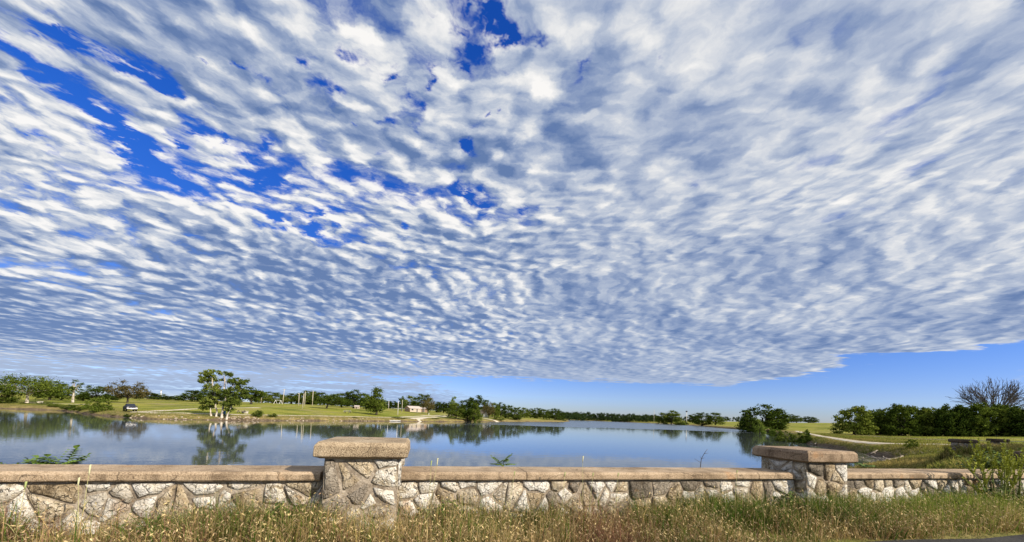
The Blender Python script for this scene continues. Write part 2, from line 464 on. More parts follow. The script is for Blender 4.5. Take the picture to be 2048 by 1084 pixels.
def height(x, y, s=None):
    x = np.asarray(x, float); y = np.asarray(y, float)
    if s is None: s = lake_dist(x, y)
    s = s + wob(x, y, 0.55, 3) * 0.9 * sstep(30, 60, y) + wob(x, y, 1.9, 4) * 0.35 * sstep(20, 40, y)
    sp = np.maximum(s, 0)
    zl = 0.9 * (1 - np.exp(-sp / 1.2)) + 7.5 * (1 - np.exp(-sp / 120))
    zr = 1.5 * (1 - np.exp(-sp / 1.2)) + 0.35 * (1 - np.exp(-sp / 12)) + 2.4 * sstep(18, 75, sp) + 8.0 * sstep(70, 330, sp)
    wr = sstep(-20, 20, x - 0.28 * y) * sstep(900, 500, y)
    z = zl * (1 - wr) + zr * wr
    z = z + wob(x, y, 0.06, 5) * 0.35 * sstep(5, 60, sp) + wob(x, y, 0.5, 6) * 0.10 * sstep(2, 10, sp)
    n = x * NX + (y - WALL_Y) * NY
    wc = sstep(9.0, 4.5, n)
    z = z * (1 - wc) + GROUND_Z * sstep(0.0, 2.6, sp) * wc
    # the abutment of the other parapet stands on a small fill
    t = np.clip(((x - 21.0) * 9.1 + (y - 17.0) * 5.8) / (9.1 ** 2 + 5.8 ** 2), 0.0, 1.6)
    m = np.exp(-((x - 21.0 - 9.1 * t) ** 2 + (y - 17.0 - 5.8 * t) ** 2) / 1.6)
    z = z + (np.maximum(z, 2.72) - z) * np.minimum(1, 1.6 * m) * sstep(0.3, 3.5, sp)
    return np.where(s > 0, z, np.maximum(-1.4, s * 0.35))
def gz(x, y): return float(height(np.array([x]), np.array([y]))[0])
def horizon(px): return 831.7 + 0.03702 * (px - 1024)
def at(px, d):
    """a spot on the land at distance d along the bearing of column px"""
    x = (px - 1024) / 755.0 * d
    return x, d, gz(x, d)
def top_height(px, ytop, d, base):
    return CAM_Z + (horizon(px) - ytop) * d / 755.0 - base

# ---------------------------------------------------------------- ground
def ground_material():
    m, T = material('ground')
    p = T.geo('Position')
    sh = T.n('ShaderNodeAttribute', attribute_name='shore').outputs['Fac']
    big = T.noise(p, 0.03, 4.0, 0.55)
    mid = T.noise(T.vmath('MULTIPLY', p, (0.35, 0.9, 1.0)), 0.25, 5.0, 0.6)
    fin = T.noise(p, 4.0, 5.0, 0.65)
    grass = T.ramp(T.math('ADD', T.math('MULTIPLY', big, 0.6), T.math('MULTIPLY', mid, 0.5)),
                   [(0.30, (0.15, 0.20, 0.025)), (0.48, (0.26, 0.28, 0.038)), (0.60, (0.35, 0.325, 0.06)), (0.76, (0.42, 0.345, 0.10))])
    bare = T.math('MULTIPLY', T.rng(T.noise(T.vmath('MULTIPLY', p, (0.5, 1.0, 1.0)), 0.09, 5.0, 0.68), 0.50, 0.63), 0.75)
    grass = T.mix(bare, grass, (0.36, 0.29, 0.15))
    weedy = T.math('MULTIPLY', T.rng(T.noise(T.vmath('MULTIPLY', p, (0.3, 1.0, 1.0)), 0.14, 5.0, 0.7), 0.50, 0.60), 0.75)
    grass = T.mix(weedy, grass, (0.075, 0.115, 0.018))
    grass = T.mix(T.rng(fin, 0.3, 0.7, 0.0, 0.4), grass, (0.08, 0.095, 0.018))
    dry = T.ramp(T.noise(p, 0.8, 4.0, 0.6), [(0.35, (0.12, 0.12, 0.035)), (0.55, (0.27, 0.20, 0.085)), (0.7, (0.36, 0.28, 0.14))])
    soil = T.ramp(T.noise(p, 1.5, 5.0, 0.65), [(0.3, (0.06, 0.045, 0.030)), (0.6, (0.17, 0.125, 0.080)), (0.8, (0.36, 0.30, 0.22))])
    shn = T.math('ADD', sh, T.math('MULTIPLY_ADD', mid, 7.0, -3.5))
    c = T.mix(T.rng(shn, 10.0, 3.0, 0.0, 0.85), grass, dry)
    c = T.mix(T.rng(T.math('ADD', sh, T.math('MULTIPLY', fin, 0.8)), 1.25, 0.55), c, soil)
    h = T.math('ADD', T.noise(p, 1.2, 6.0, 0.7), T.math('MULTIPLY', fin, 0.35))
    principled(T, c, 0.95, 0.05, T.bump(h, 0.9, 0.35))
    return m
def build_ground():
    ang = np.concatenate([np.linspace(-180, -66, 40)[:-1], np.linspace(-66, 66, 620), np.linspace(66, 180, 40)[1:-1]])
    ang = np.radians(ang); na = len(ang)
    rad = np.concatenate([[1.0, 2.0], np.geomspace(3.0, 60, 150), np.geomspace(60, 420, 250)[1:], np.geomspace(420, 5200, 60)[1:]]); nr = len(rad)
    A, Rr = np.meshgrid(ang, rad)
    x = (np.sin(A) * Rr).ravel(); y = (np.cos(A) * Rr).ravel()
    s = lake_dist(x, y); z = height(x, y, s)
    v = np.stack([x, y, z], 1)
    i, j = np.meshgrid(np.arange(nr - 1), np.arange(na), indexing='ij')
    j2 = (j + 1) % na
    f = np.stack([i * na + j, (i + 1) * na + j, (i + 1) * na + j2, i * na + j2], -1).reshape(-1, 4)[:, ::-1]
    v = np.vstack([v, [[0, 0, GROUND_Z]]]); s = np.append(s, 20.0)
    me = fast_mesh('ground', v, f, True, floats={'shore': s})
    o = obj('ground', me, ground_material()); kind(o, 'structure')
build_ground()

# ---------------------------------------------------------------- water
def water_material():
    m, T = material('water')
    p = T.geo('Position')
    x, y, z = T.sep(p)
    w1 = T.noise(T.vmath('MULTIPLY', p, (1.0, 1.0, 1.0)), 0.8, 3.0, 0.55)
    w2 = T.noise(p, 5.0, 2.0, 0.5)
    # wind ripples beyond the calm water, out past the point
    edge = T.noise(T.vmath('MULTIPLY', p, (0.02, 0.05, 1.0)), 1.0, 3.0, 0.55)
    ry = T.math('ADD', T.math('SUBTRACT', y, T.math('MULTIPLY', x, 0.30)), T.math('MULTIPLY_ADD', edge, 120.0, -60.0))
    rip = T.math('MULTIPLY', T.rng(ry, 140.0, 152.0), T.rng(T.math('ADD', x, T.math('MULTIPLY', edge, 20.0)), -12.0, 6.0))
    h = T.math('ADD', T.math('MULTIPLY', w1, 0.0060), T.math('MULTIPLY', w2, 0.0008))
    n = T.bump(h, 1.0, 1.0)
    rough = T.math('MULTIPLY_ADD', rip, 0.24, 0.008)
    base = T.mix(T.noise(p, 0.05, 2.0), (0.072, 0.086, 0.088), (0.084, 0.098, 0.094))
    pr = principled(T, base, rough, 0.75, n)
    pr.inputs['IOR'].default_value = 1.333
    return m
def build_water():
    mb = MB()
    me = fast_mesh('water', [(-330, -75, 0), (260, -75, 0), (260, 720, 0), (-330, 720, 0)], [(0, 1, 2, 3)])
    o = obj('water', me, water_material()); kind(o, 'structure')
build_water()

# ---------------------------------------------------------------- tracks, road and ramp: sheets laid on the land
def surface(name, ca, cb, scale=1.0, spec=0.1):
    m, T = material(name)
    p = T.geo('Position')
    a = T.noise(p, 1.3 * scale, 6.0, 0.65); b = T.noise(p, 40.0 * scale, 3.0, 0.6)
    c = T.mix(T.rng(T.math('ADD', T.math('MULTIPLY', a, 0.7), T.math('MULTIPLY', b, 0.4)), 0.35, 0.75), ca, cb)
    principled(T, c, 0.9, spec, T.bump(b, 0.5, 0.02))
    return m
M['gravel'] = surface('gravel', (0.42, 0.36, 0.27), (0.72, 0.64, 0.50))
M['asphalt'] = surface('asphalt', (0.030, 0.029, 0.028), (0.065, 0.062, 0.058))
M['asphalt_old'] = surface('asphalt_old', (0.075, 0.065, 0.055), (0.13, 0.115, 0.10))
M['paint'] = surface('paint', (0.55, 0.54, 0.50), (0.78, 0.76, 0.72))
def ribbon(name, pts, width, mat, lift=0.05, cross=5):
    pts = np.array(pts, float)
    seg = np.hypot(*np.diff(pts, axis=0).T); t = np.concatenate([[0], np.cumsum(seg)])
    n = max(8, int(t[-1] / 1.0)); q = np.linspace(0, t[-1], n)
    w = np.interp(q, t, np.broadcast_to(np.asarray(width, float), t.shape))
    xs, ys = np.interp(q, t, pts[:, 0]), np.interp(q, t, pts[:, 1])
    ker = np.ones(7) / 7
    for _ in range(2):
        px_, py_ = np.pad(xs, 3, mode='edge'), np.pad(ys, 3, mode='edge')
        xs2, ys2 = np.convolve(px_, ker, 'valid'), np.convolve(py_, ker, 'valid')
        xs2[[0, -1]] = xs[[0, -1]]; ys2[[0, -1]] = ys[[0, -1]]; xs, ys = xs2, ys2
    tx, ty = np.gradient(xs), np.gradient(ys); l = np.hypot(tx, ty) + 1e-9; nx, ny = -ty / l, tx / l
    V = []
    for k in range(cross):
        o = (k / (cross - 1) - 0.5) * (w + (wob(xs * 1.0, ys * 1.0, 0.7, 30 + k) * 0.25 * w if k in (0, cross - 1) else 0))
        X, Y = xs + nx * o, ys + ny * o
        Z = height(X, Y) + (lift if 0 < k < cross - 1 else -0.06)
        V.append(np.stack([X, Y, Z], 1))
    V = np.stack(V, 1).reshape(-1, 3)
    F = []
    for i in range(n - 1):
        for k in range(cross - 1):
            a = i * cross + k; F.append((a, a + 1, a + cross + 1, a + cross))
    o = obj(name, fast_mesh(name, V, F, True), mat); kind(o, 'structure'); return o
def track(*pd): return [at(px, d)[:2] for px, d in pd]
# left bank: gravel drive by the parked truck and the shore path
ribbon('gravel_path', track((262, 92), (285, 93), (320, 99), (380, 112), (440, 122), (520, 135)), [3.5, 4.5, 4.5, 4, 3.5, 3], M['gravel'])
ribbon('gravel_path', track((285, 92), (330, 88), (400, 93), (470, 98), (520, 103), (560, 108), (620, 117), (700, 130), (760, 141), (800, 150)), 1.6, M['gravel'])
ribbon('gravel_path', track((800, 152), (830, 166), (860, 190), (890, 215), (930, 240)), 3.0, M['gravel'])
ribbon('boat_ramp', track((828, 149.5), (836, 155), (850, 165), (872, 180), (895, 200)), [8.5, 6.5, 4.5, 4, 3.5], M['gravel'], 0.07)
ribbon('gravel_path', track((1000, 205), (980, 208), (966, 222)), [3, 3, 2.5], M['gravel'])
ribbon('gravel_path', track((55, 140), (100, 138), (150, 136), (180, 140)), 1.8, M['gravel'])
# right bank
RIGHT_PATH = [(110, 66), (88, 61), (70, 57), (64, 55.5), (58.5, 54.5), (56, 56), (57.5, 62), (62, 70.5), (72, 88), (84, 106), (104, 136), (121, 160)]
ribbon('gravel_path', RIGHT_PATH, [2.4, 2.4, 2.3, 2.2, 2.0, 1.9, 1.8, 1.6, 1.5, 1.6, 2.2, 2.5], M['gravel'])
SIDE_ROAD = [(150, 70), (120, 71), (100, 74), (92, 79), (90, 87), (94, 100), (106, 118)]
ribbon('side_road', SIDE_ROAD, [5.5, 5.5, 5, 4.6, 4.2, 3.6, 3.0], M['asphalt_old'])
def build_road():
    V, F = [], []
    for i, s in enumerate(np.linspace(-60, 60, 121)):
        for n in (-1.07 + 0.05 * math.sin(s * 2.1) + 0.03 * math.sin(s * 7.3), -1.3, -8.0):
            V.append(wall_pt(s, n, GROUND_Z + 0.012))
    for i in range(120):
        for k in range(2):
            a = i * 3 + k; F.append((a, a + 1, a + 4, a + 3))
    o = obj('road', fast_mesh('road', V, np.array(F)[:, ::-1]), M['asphalt']); kind(o, 'structure')
    V = [wall_pt(s, n, GROUND_Z + 0.017) for s in (-60, 60) for n in (-1.52, -1.40)]
    o = obj('road_edge_line', fast_mesh('road_edge_line', V, [(0, 2, 3, 1)]), M['paint']); kind(o, 'structure')
build_road()

# ---------------------------------------------------------------- stone parapet
def stone_material(name, stops):
    m, T = material(name)
    oi = T.n('ShaderNodeObjectInfo').outputs['Random']
    p = T.vmath('ADD', T.geo('Position'), T.comb(T.math('MULTIPLY', oi, 17.0), 0.0, T.math('MULTIPLY', oi, 9.0)))
    a = T.noise(p, 5.0, 6.0, 0.68, dist=0.6); b = T.noise(p, 26.0, 6.0, 0.7)
    f = T.math('ADD', T.math('MULTIPLY', a, 0.85), T.math('MULTIPLY', b, 0.60))
    f = T.math('ADD', f, T.math('MULTIPLY_ADD', oi, 0.22, -0.29))
    c = T.ramp(f, stops)
    # iron-orange patches
    o = T.noise(p, 3.2, 3.0, 0.6)
    c = T.mix(T.math('MULTIPLY', T.rng(o, 0.60, 0.74), 0.75), c, (0.46, 0.25, 0.09))
    # fine cracks and pits
    cr = T.voronoi(T.vmath('ADD', p, T.vmath('MULTIPLY', T.noise(p, 9.0, 3.0, 0.6, color=True), (0.10, 0.10, 0.10))), 13.0, 'DISTANCE_TO_EDGE')
    crack = T.math('MULTIPLY', T.rng(cr, 0.06, 0.0), T.rng(b, 0.42, 0.58))
    c = T.mix(T.math('MULTIPLY', crack, 0.85), c, (0.07, 0.055, 0.04))
    pit = T.rng(T.noise(p, 70.0, 3.0, 0.6), 0.60, 0.70)
    c = T.mix(T.math('MULTIPLY', pit, 0.55), c, (0.14, 0.10, 0.07))
    # mortar smeared over the faces, grime and lichen, all running on from stone to stone
    w = T.geo('Position')
    sm = T.math('MULTIPLY', T.rng(T.math('ADD', T.noise(w, 3.4, 5.0, 0.65), T.math('MULTIPLY', b, 0.22)), 0.63, 0.72), 0.5)
    c = T.mix(sm, c, T.mix(b, (0.26, 0.215, 0.16), (0.56, 0.49, 0.39)))
    gr = T.math('MULTIPLY', T.rng(T.noise(T.vmath('MULTIPLY', w, (1.0, 1.0, 0.6)), 2.3, 5.0, 0.7), 0.54, 0.68), 0.6)
    c = T.mix(gr, c, (0.10, 0.075, 0.05))
    h = T.math('SUBTRACT', T.math('ADD', T.math('MULTIPLY', a, 1.2), T.math('MULTIPLY', b, 0.8)), T.math('MULTIPLY', crack, 0.5))
    principled(T, c, 0.9, 0.15, T.bump(h, 1.0, 0.06))
    return m
M['stone_white'] = stone_material('stone_white', [(0.28, (0.11, 0.08, 0.05)), (0.37, (0.46, 0.38, 0.26)), (0.46, (0.80, 0.73, 0.60)), (0.62, (0.92, 0.88, 0.80))])
M['stone_tan'] = stone_material('stone_tan', [(0.30, (0.10, 0.075, 0.045)), (0.44, (0.38, 0.29, 0.18)), (0.58, (0.62, 0.51, 0.35)), (0.76, (0.80, 0.71, 0.56))])
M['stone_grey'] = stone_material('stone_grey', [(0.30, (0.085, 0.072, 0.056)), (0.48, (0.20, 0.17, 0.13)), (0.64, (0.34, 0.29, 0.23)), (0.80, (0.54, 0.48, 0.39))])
def mortar_material():
    m, T = material('mortar')
    p = T.geo('Position')
    a = T.noise(p, 6.0, 6.0, 0.7); b = T.noise(p, 55.0, 4.0, 0.65)
    c = T.ramp(T.math('ADD', T.math('MULTIPLY', a, 0.7), T.math('MULTIPLY', b, 0.35)), [(0.30, (0.06, 0.046, 0.034)), (0.48, (0.24, 0.195, 0.145)), (0.66, (0.50, 0.43, 0.34))])
    principled(T, c, 0.95, 0.1, T.bump(T.math('ADD', a, T.math('MULTIPLY', b, 0.5)), 1.0, 0.02))
    return m
M['mortar'] = mortar_material()
def concrete_material(name, dark, mid, light):
    m, T = material(name)
    p = T.geo('Position')
    a = T.noise(p, 2.2, 6.0, 0.65); b = T.noise(p, 85.0, 3.0, 0.7); g = T.voronoi(p, 120.0, 'F1')
    st = T.noise(T.vmath('MULTIPLY', p, (7.0, 7.0, 0.7)), 1.6, 4.0, 0.6)
    f = T.math('ADD', T.math('ADD', T.math('MULTIPLY', a, 0.65), T.math('MULTIPLY', b, 0.55)), T.math('MULTIPLY', g, -0.30))
    c = T.ramp(f, [(0.24, dark), (0.44, mid), (0.66, light)])
    _, _, nz = T.sep(T.geo('Normal'))
    side = T.rng(nz, 0.7, 0.3)
    # sides of the slab are washed out to bare aggregate and streaked; rust where water runs
    c = T.mix(T.math('MULTIPLY', T.math('MULTIPLY', T.rng(st, 0.50, 0.68), side), 0.55), c, (0.10, 0.07, 0.045))
    lich = T.math('MULTIPLY', T.rng(T.noise(T.vmath('MULTIPLY', p, (0.7, 1.4, 1.0)), 2.0, 6.0, 0.72), 0.52, 0.66), 0.62)
    c = T.mix(lich, c, (0.15, 0.105, 0.065))
    rust = T.math('MULTIPLY', T.rng(T.noise(p, 2.6, 3.0, 0.55), 0.62, 0.74), 0.55)
    c = T.mix(rust, c, (0.46, 0.25, 0.11))
    ck = T.voronoi(T.vmath('ADD', p, T.vmath('MULTIPLY', T.noise(p, 3.0, 3.0, 0.6, color=True), (0.35, 0.35, 0.35))), 1.6, 'DISTANCE_TO_EDGE')
    c = T.mix(T.math('MULTIPLY', T.rng(ck, 0.010, 0.0), 0.7), c, (0.06, 0.045, 0.03))
    h = T.math('ADD', T.math('MULTIPLY', b, 0.7), T.math('MULTIPLY', g, 0.5))
    principled(T, c, 0.92, 0.15, T.bump(h, T.math('MULTIPLY_ADD', side, 0.6, 0.25), 0.012))
    return m
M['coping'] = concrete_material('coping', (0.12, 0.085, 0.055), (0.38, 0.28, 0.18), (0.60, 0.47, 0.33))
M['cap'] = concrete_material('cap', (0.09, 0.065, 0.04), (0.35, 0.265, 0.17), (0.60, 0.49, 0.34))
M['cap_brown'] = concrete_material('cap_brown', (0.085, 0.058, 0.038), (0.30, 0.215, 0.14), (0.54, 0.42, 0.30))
M['cap_shaded'] = concrete_material('cap_shaded', (0.03, 0.022, 0.015), (0.09, 0.065, 0.045), (0.17, 0.13, 0.095))  # darkened copy of the cap: shade on end pier and far parapet put into colour

def voronoi_cells(seeds, w, h):
    out = []
    for i, (sx, sy) in enumerate(seeds):
        poly = [(0, 0), (w, 0), (w, h), (0, h)]
        for j, (ox, oy) in enumerate(seeds):
            if i == j or abs(ox - sx) + abs(oy - sy) > 1.6: continue
            mx, my, dx, dy = (sx + ox) / 2, (sy + oy) / 2, ox - sx, oy - sy
            new = []
            for k in range(len(poly)):
                a, b = poly[k], poly[(k + 1) % len(poly)]
                da = (a[0] - mx) * dx + (a[1] - my) * dy; db = (b[0] - mx) * dx + (b[1] - my) * dy
                if da <= 0: new.append(a)
                if (da < 0) != (db < 0) and da != db:
                    t = da / (da - db); new.append((a[0] + (b[0] - a[0]) * t, a[1] + (b[1] - a[1]) * t))
            poly = new
            if len(poly) < 3: break
        if len(poly) >= 3: out.append(poly)
    return out
def stone_mesh(poly, gap, proud, r):
    """one rubble stone: irregular outline, rounded shoulders, uneven split face. Local x right, z up, y into the wall"""
    cx = sum(p[0] for p in poly) / len(poly); cz = sum(p[1] for p in poly) / len(poly)
    ring = []
    for k in range(len(poly)):
        a, b = poly[k], poly[(k + 1) % len(poly)]
        l = math.hypot(b[0] - a[0], b[1] - a[1])
        m = 2 if l > 0.09 else 1
        for q in range(m):
            t = (q + (0.12 if q == 0 else 0.0)) / m
            ring.append((a[0] + (b[0] - a[0]) * t + r.uniform(-.008, .008), a[1] + (b[1] - a[1]) * t + r.uniform(-.008, .008)))
    n = len(ring)
    if n < 3: return None
    rad = min(math.hypot(p[0] - cx, p[1] - cz) for p in ring)
    if rad < gap * 1.6: return None
    def inset(d, y, j):
        o = []
        for (px_, pz_) in ring:
            l = math.hypot(px_ - cx, pz_ - cz); f = max(0.15, 1 - d / l)
            o.append((cx + (px_ - cx) * f, y + r.uniform(-j, j), cz + (pz_ - cz) * f))
        return o
    v = inset(gap, 0.03, 0) + inset(gap * 1.15, -proud * 0.35, 0.004) + inset(gap * 2.2 + 0.008, -proud, 0.007)
    v.append((cx, -proud - r.uniform(0.0, 0.012), cz))
    f = []
    for L in (0, 1):
        for k in range(n):
            k2 = (k + 1) % n; f.append((L * n + k, L * n + k2, (L + 1) * n + k2, (L + 1) * n + k))
    for k in range(n): f.append((2 * n + k, 2 * n + (k + 1) % n, 3 * n))
    me = bpy.data.meshes.new('stone'); me.from_pydata([(a - cx, b, c - cz) for a, b, c in v], [], f)
    me.polygons.foreach_set('use_smooth', [True] * len(f))
    me.update(); return me, cx, cz
def lay_stones(parent, w, h, x0, z0, y, rotz, cell_w, cell_h, seed, mix=(0.55, 0.3, 0.15), gap=0.009):
    """fill a wall face (w x h) with rubble; the face starts at (x0, y, z0) in the parent's frame"""
    r = random.Random(seed); seeds = []
    rows = max(2, round(h / cell_h)); zz = 0
    for row in range(rows):
        n = max(1, round(w / cell_w * r.uniform(0.8, 1.25)))
        for k in range(n):
            seeds.append(((k + 0.5 + r.uniform(-.47, .47)) * w / n, (row + 0.5 + r.uniform(-.46, .46)) * h / rows))
    seeds = [q for q in seeds if r.random() > 0.16]
    c, s = math.cos(rotz), math.sin(rotz)
    for poly in voronoi_cells(seeds, w, h):
        got = stone_mesh(poly, gap * r.uniform(0.35, 2.0), r.uniform(0.006, 0.032), r)
        if not got: continue
        me, cx, cz = got
        u = r.random()
        m = M['stone_white'] if u < mix[0] else M['stone_tan'] if u < mix[0] + mix[1] else M['stone_grey']
        obj('stone', me, m, parent, (x0 + cx * c, y + cx * s, z0 + cz), (0, 0, rotz))
def rough_slab(mb_fn, name, bevel, mat, parent, jitter, seed, cuts=0, loc=(0, 0, 0)):
    mb = MB(); mb_fn(mb); me = mb.mesh(name)
    bm = bmesh.new(); bm.from_mesh(me); bmesh.ops.recalc_face_normals(bm, faces=bm.faces)
    if cuts:
        long_e = [e for e in bm.edges if abs(e.verts[0].co.x - e.verts[1].co.x) > 0.3]
        bmesh.ops.subdivide_edges(bm, edges=long_e, cuts=cuts, use_grid_fill=True)
    sharp = [e for e in bm.edges if len(e.link_faces) == 2 and e.calc_face_angle(0) > 0.35]
    bmesh.ops.bevel(bm, geom=sharp, offset=bevel, segments=2, profile=0.55, affect='EDGES')
    r = random.Random(seed)
    for v in bm.verts: v.co += Vector((r.uniform(-1, 1), r.uniform(-1, 1), r.uniform(-1, 1))) * jitter
    for f in bm.faces: f.smooth = False
    bm.to_mesh(me); bm.free()
    o = obj(name, me, mat, parent, loc)
    return o
CAP_TOP = 3.295; CAP_BOT = 3.14; COP_TOP = 2.99; COP_BOT = 2.905
PIER_S = [-7.204, -1.477, 4.25, 9.977]
def stone_pier(s, label, seed, pos=None, ang=None, group='stone piers of the parapet', mat_cap='cap', mix=(0.62, 0.2, 0.18)):
    # local frame: x along the wall, y towards the lake, origin at the foot of the front face centre of the cap
    p = wall_pt(s, -0.185, 0) if pos is None else pos
    t = thing('stone_pier', label, 'pier', (p[0], p[1], GROUND_Z), TH if ang is None else ang, group)
    h = CAP_BOT - GROUND_Z
    mb = MB(); mb.box(-.335, .335, .085, .755, -1.3, h - 0.002); mb.obj('mortar_core', M['mortar'], t)
    lay_stones(t, .68, h + 0.06, -.34, -0.06, .085, 0, 0.21, 0.155, seed, mix, 0.016)
    lay_stones(t, .68, h + 0.06, -.335, -0.06, .76, -math.pi / 2, 0.21, 0.155, seed + 1, mix, 0.016)
    lay_stones(t, .68, h + 0.06, .335, -0.06, .08, math.pi / 2, 0.21, 0.155, seed + 2, mix, 0.016)
    def cap(mb):
        z0, z1, z2, z3 = h, h + 0.022, h + 0.118, h + 0.155
        rings = []
        for (e, z) in ((0.045, z0), (0.0, z1), (0.004, z2), (0.030, z3)):
            rings.append([(-.42 + e, e, z), (.42 - e, e, z), (.42 - e, .84 - e, z), (-.42 + e, .84 - e, z)])
        v = [q for r_ in rings for q in r_]; f = [(3, 2, 1, 0), (12, 13, 14, 15)]
        for L in range(3):
            for k in range(4): f.append((L * 4 + k, L * 4 + (k + 1) % 4, L * 4 + 4 + (k + 1) % 4, L * 4 + 4 + k))
        mb.add(v, f)
    rough_slab(cap, 'cap', 0.007, M[mat_cap], t, 0.0022, seed, cuts=5)
    return t
def parapet(s0, s1, label, seed, joints=(), end_gap=(0.0, 0.0), mix=(0.58, 0.27, 0.15)):
    """a run of wall between two piers: mortar core, stones, coping slabs. Local x along the wall from s0"""
    p = wall_pt(s0, 0, 0); L = s1 - s0
    t = thing('stone_parapet', label, 'wall', (p[0], p[1], GROUND_Z), TH, 'runs of stone parapet wall')
    h = COP_BOT - GROUND_Z
    mb = MB(); mb.box(0, L, .062, .42, -0.3, h - 0.003); mb.obj('mortar_core', M['mortar'], t)
    lay_stones(t, L, h + 0.05, 0, -0.06, .062, 0, 0.215, 0.135, seed, mix, 0.010)
    ends = [end_gap[0]] + list(joints) + [L - end_gap[1]]
    for i in range(len(ends) - 1):
        a, b = ends[i] + (0.003 if i else 0), ends[i + 1] - (0.003 if i < len(ends) - 2 else 0)
        def slab(mb):
            prof = [(.0, h + .012), (.012, h), (.468, h), (.48, h + .012), (.478, h + .07), (.455, h + .0855), (.03, h + .0845), (.006, h + .062)]
            mb.prism(prof, a, b)
        rough_slab(slab, 'coping_slab', 0.006, M['coping'], t, 0.0016, seed + 7 + i, cuts=int((b - a) * 5))
    return t
half = 0.335
parapet(PIER_S[0] + half, PIER_S[1] - half, 'long stone parapet wall on the left, reddish grass growing along its foot', 101, end_gap=(0, 0.055))
parapet(PIER_S[1] + half, PIER_S[2] - half, 'stone parapet wall between the two big capped piers', 202, joints=(1.34, 4.42), end_gap=(0.0, 0.06))
parapet(PIER_S[2] + half, PIER_S[3] - half, 'stone parapet wall right of the right pier, behind the tall weed', 303)
stone_pier(PIER_S[1], 'stone pier with thick concrete cap seen square on, in front of the water', 11)
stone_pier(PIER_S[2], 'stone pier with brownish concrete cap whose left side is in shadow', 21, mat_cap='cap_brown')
stone_pier(PIER_S[3], 'dark stone pier at the right edge, only its cap corner in view', 31, mat_cap='cap_shaded')
# the other parapet, where the side road leaves over the ditch
FA = math.atan2(5.8, 9.1)
def far_pt(t, n): return (21.0 + t * math.cos(FA) - n * math.sin(FA), 17.0 + t * math.sin(FA) + n * math.cos(FA))
def far_parapet():
    p = far_pt(0.3, 0.185)
    t = thing('stone_parapet', 'low dark stone parapet by the side road, behind the tall weed', 'wall', (*p, GROUND_Z), FA, 'runs of stone parapet wall')
    L = 9.9; h = COP_BOT - GROUND_Z
    mb = MB(); mb.box(0, L, .062, .42, -1.3, h - 0.003); mb.obj('mortar_core', M['mortar'], t)
    lay_stones(t, L, h + 0.05, 0, -0.06, .062, 0, 0.42, 0.26, 404, (0.0, 0.1, 0.9), 0.012)  # nearly all grey stones, deepening the shade on this run by colour
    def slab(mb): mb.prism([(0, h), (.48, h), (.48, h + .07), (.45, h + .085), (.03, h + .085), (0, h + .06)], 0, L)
    rough_slab(slab, 'coping_slab', 0.006, M['cap_shaded'], t, 0.0016, 405, cuts=20)
    stone_pier(0, 'far dark stone pier at the left end of the low parapet, seen through the weed', 41, (*far_pt(0, 0), 0), FA, mix=(0.0, 0.1, 0.9), mat_cap='cap_shaded')
    stone_pier(0, 'far dark stone pier at the right end of the low parapet', 51, (*far_pt(10.5, 0), 0), FA, mix=(0.0, 0.1, 0.9), mat_cap='cap_shaded')
far_parapet()

# ---------------------------------------------------------------- trees
def leaf_cards(centres, radii, count, size, seed, flat=0.75, up=0.25):
    """leaf-sized rhombic cards scattered round clump centres -> verts, faces, tints"""
    r = np.random.default_rng(seed)
    centres = np.asarray(centres, float); radii = np.asarray(radii, float)
    wgt = radii ** 2; idx = r.choice(len(centres), count, p=wgt / wgt.sum())
    d = r.normal(size=(count, 3)); d /= np.linalg.norm(d, axis=1)[:, None]
    rr = radii[idx] * np.minimum(np.abs(r.normal(0.0, 0.58, count) + 0.38), 1.25)
    pos = centres[idx] + d * rr[:, None] * np.array([1, 1, flat])
    nrm = d * 0.55 + r.normal(size=(count, 3)) * 0.7 + np.array([0, 0, up])
    nrm /= np.linalg.norm(nrm, axis=1)[:, None]
    a = np.cross(nrm, r.normal(size=(count, 3))); a /= np.linalg.norm(a, axis=1)[:, None]
    b = np.cross(nrm, a)
    sz = size * r.uniform(0.6, 1.4, count)[:, None]
    v = np.stack([pos - a * sz * .62, pos + b * sz * .36 - a * sz * .1, pos + a * sz * .62, pos - b * sz * .36 + a * sz * .1], 1).reshape(-1, 3)
    f = np.arange(count * 4).reshape(-1, 4)
    clump_tone = r.uniform(-0.18, 0.18, len(centres))
    t = np.clip(0.42 + clump_tone[idx] + r.normal(0, 0.17, count), 0, 1)
    col = np.repeat(np.stack([t, t, t], 1), 4, axis=0)
    return v, f, col
def limb(mb, a, b, r0, r1, rr, sides=5, sag=0.12):
    a, b = Vector(a), Vector(b); d = b - a
    off = Vector((rr.uniform(-1, 1), rr.uniform(-1, 1), rr.uniform(-.2, 1))) * d.length * sag
    pts = [a, a + d * 0.35 + off * 0.8, a + d * 0.7 + off * 0.7, b]
    mb.tube(pts, [r0, r0 * .75 + r1 * .25, r0 * .4 + r1 * .6, r1], sides, cap=False)
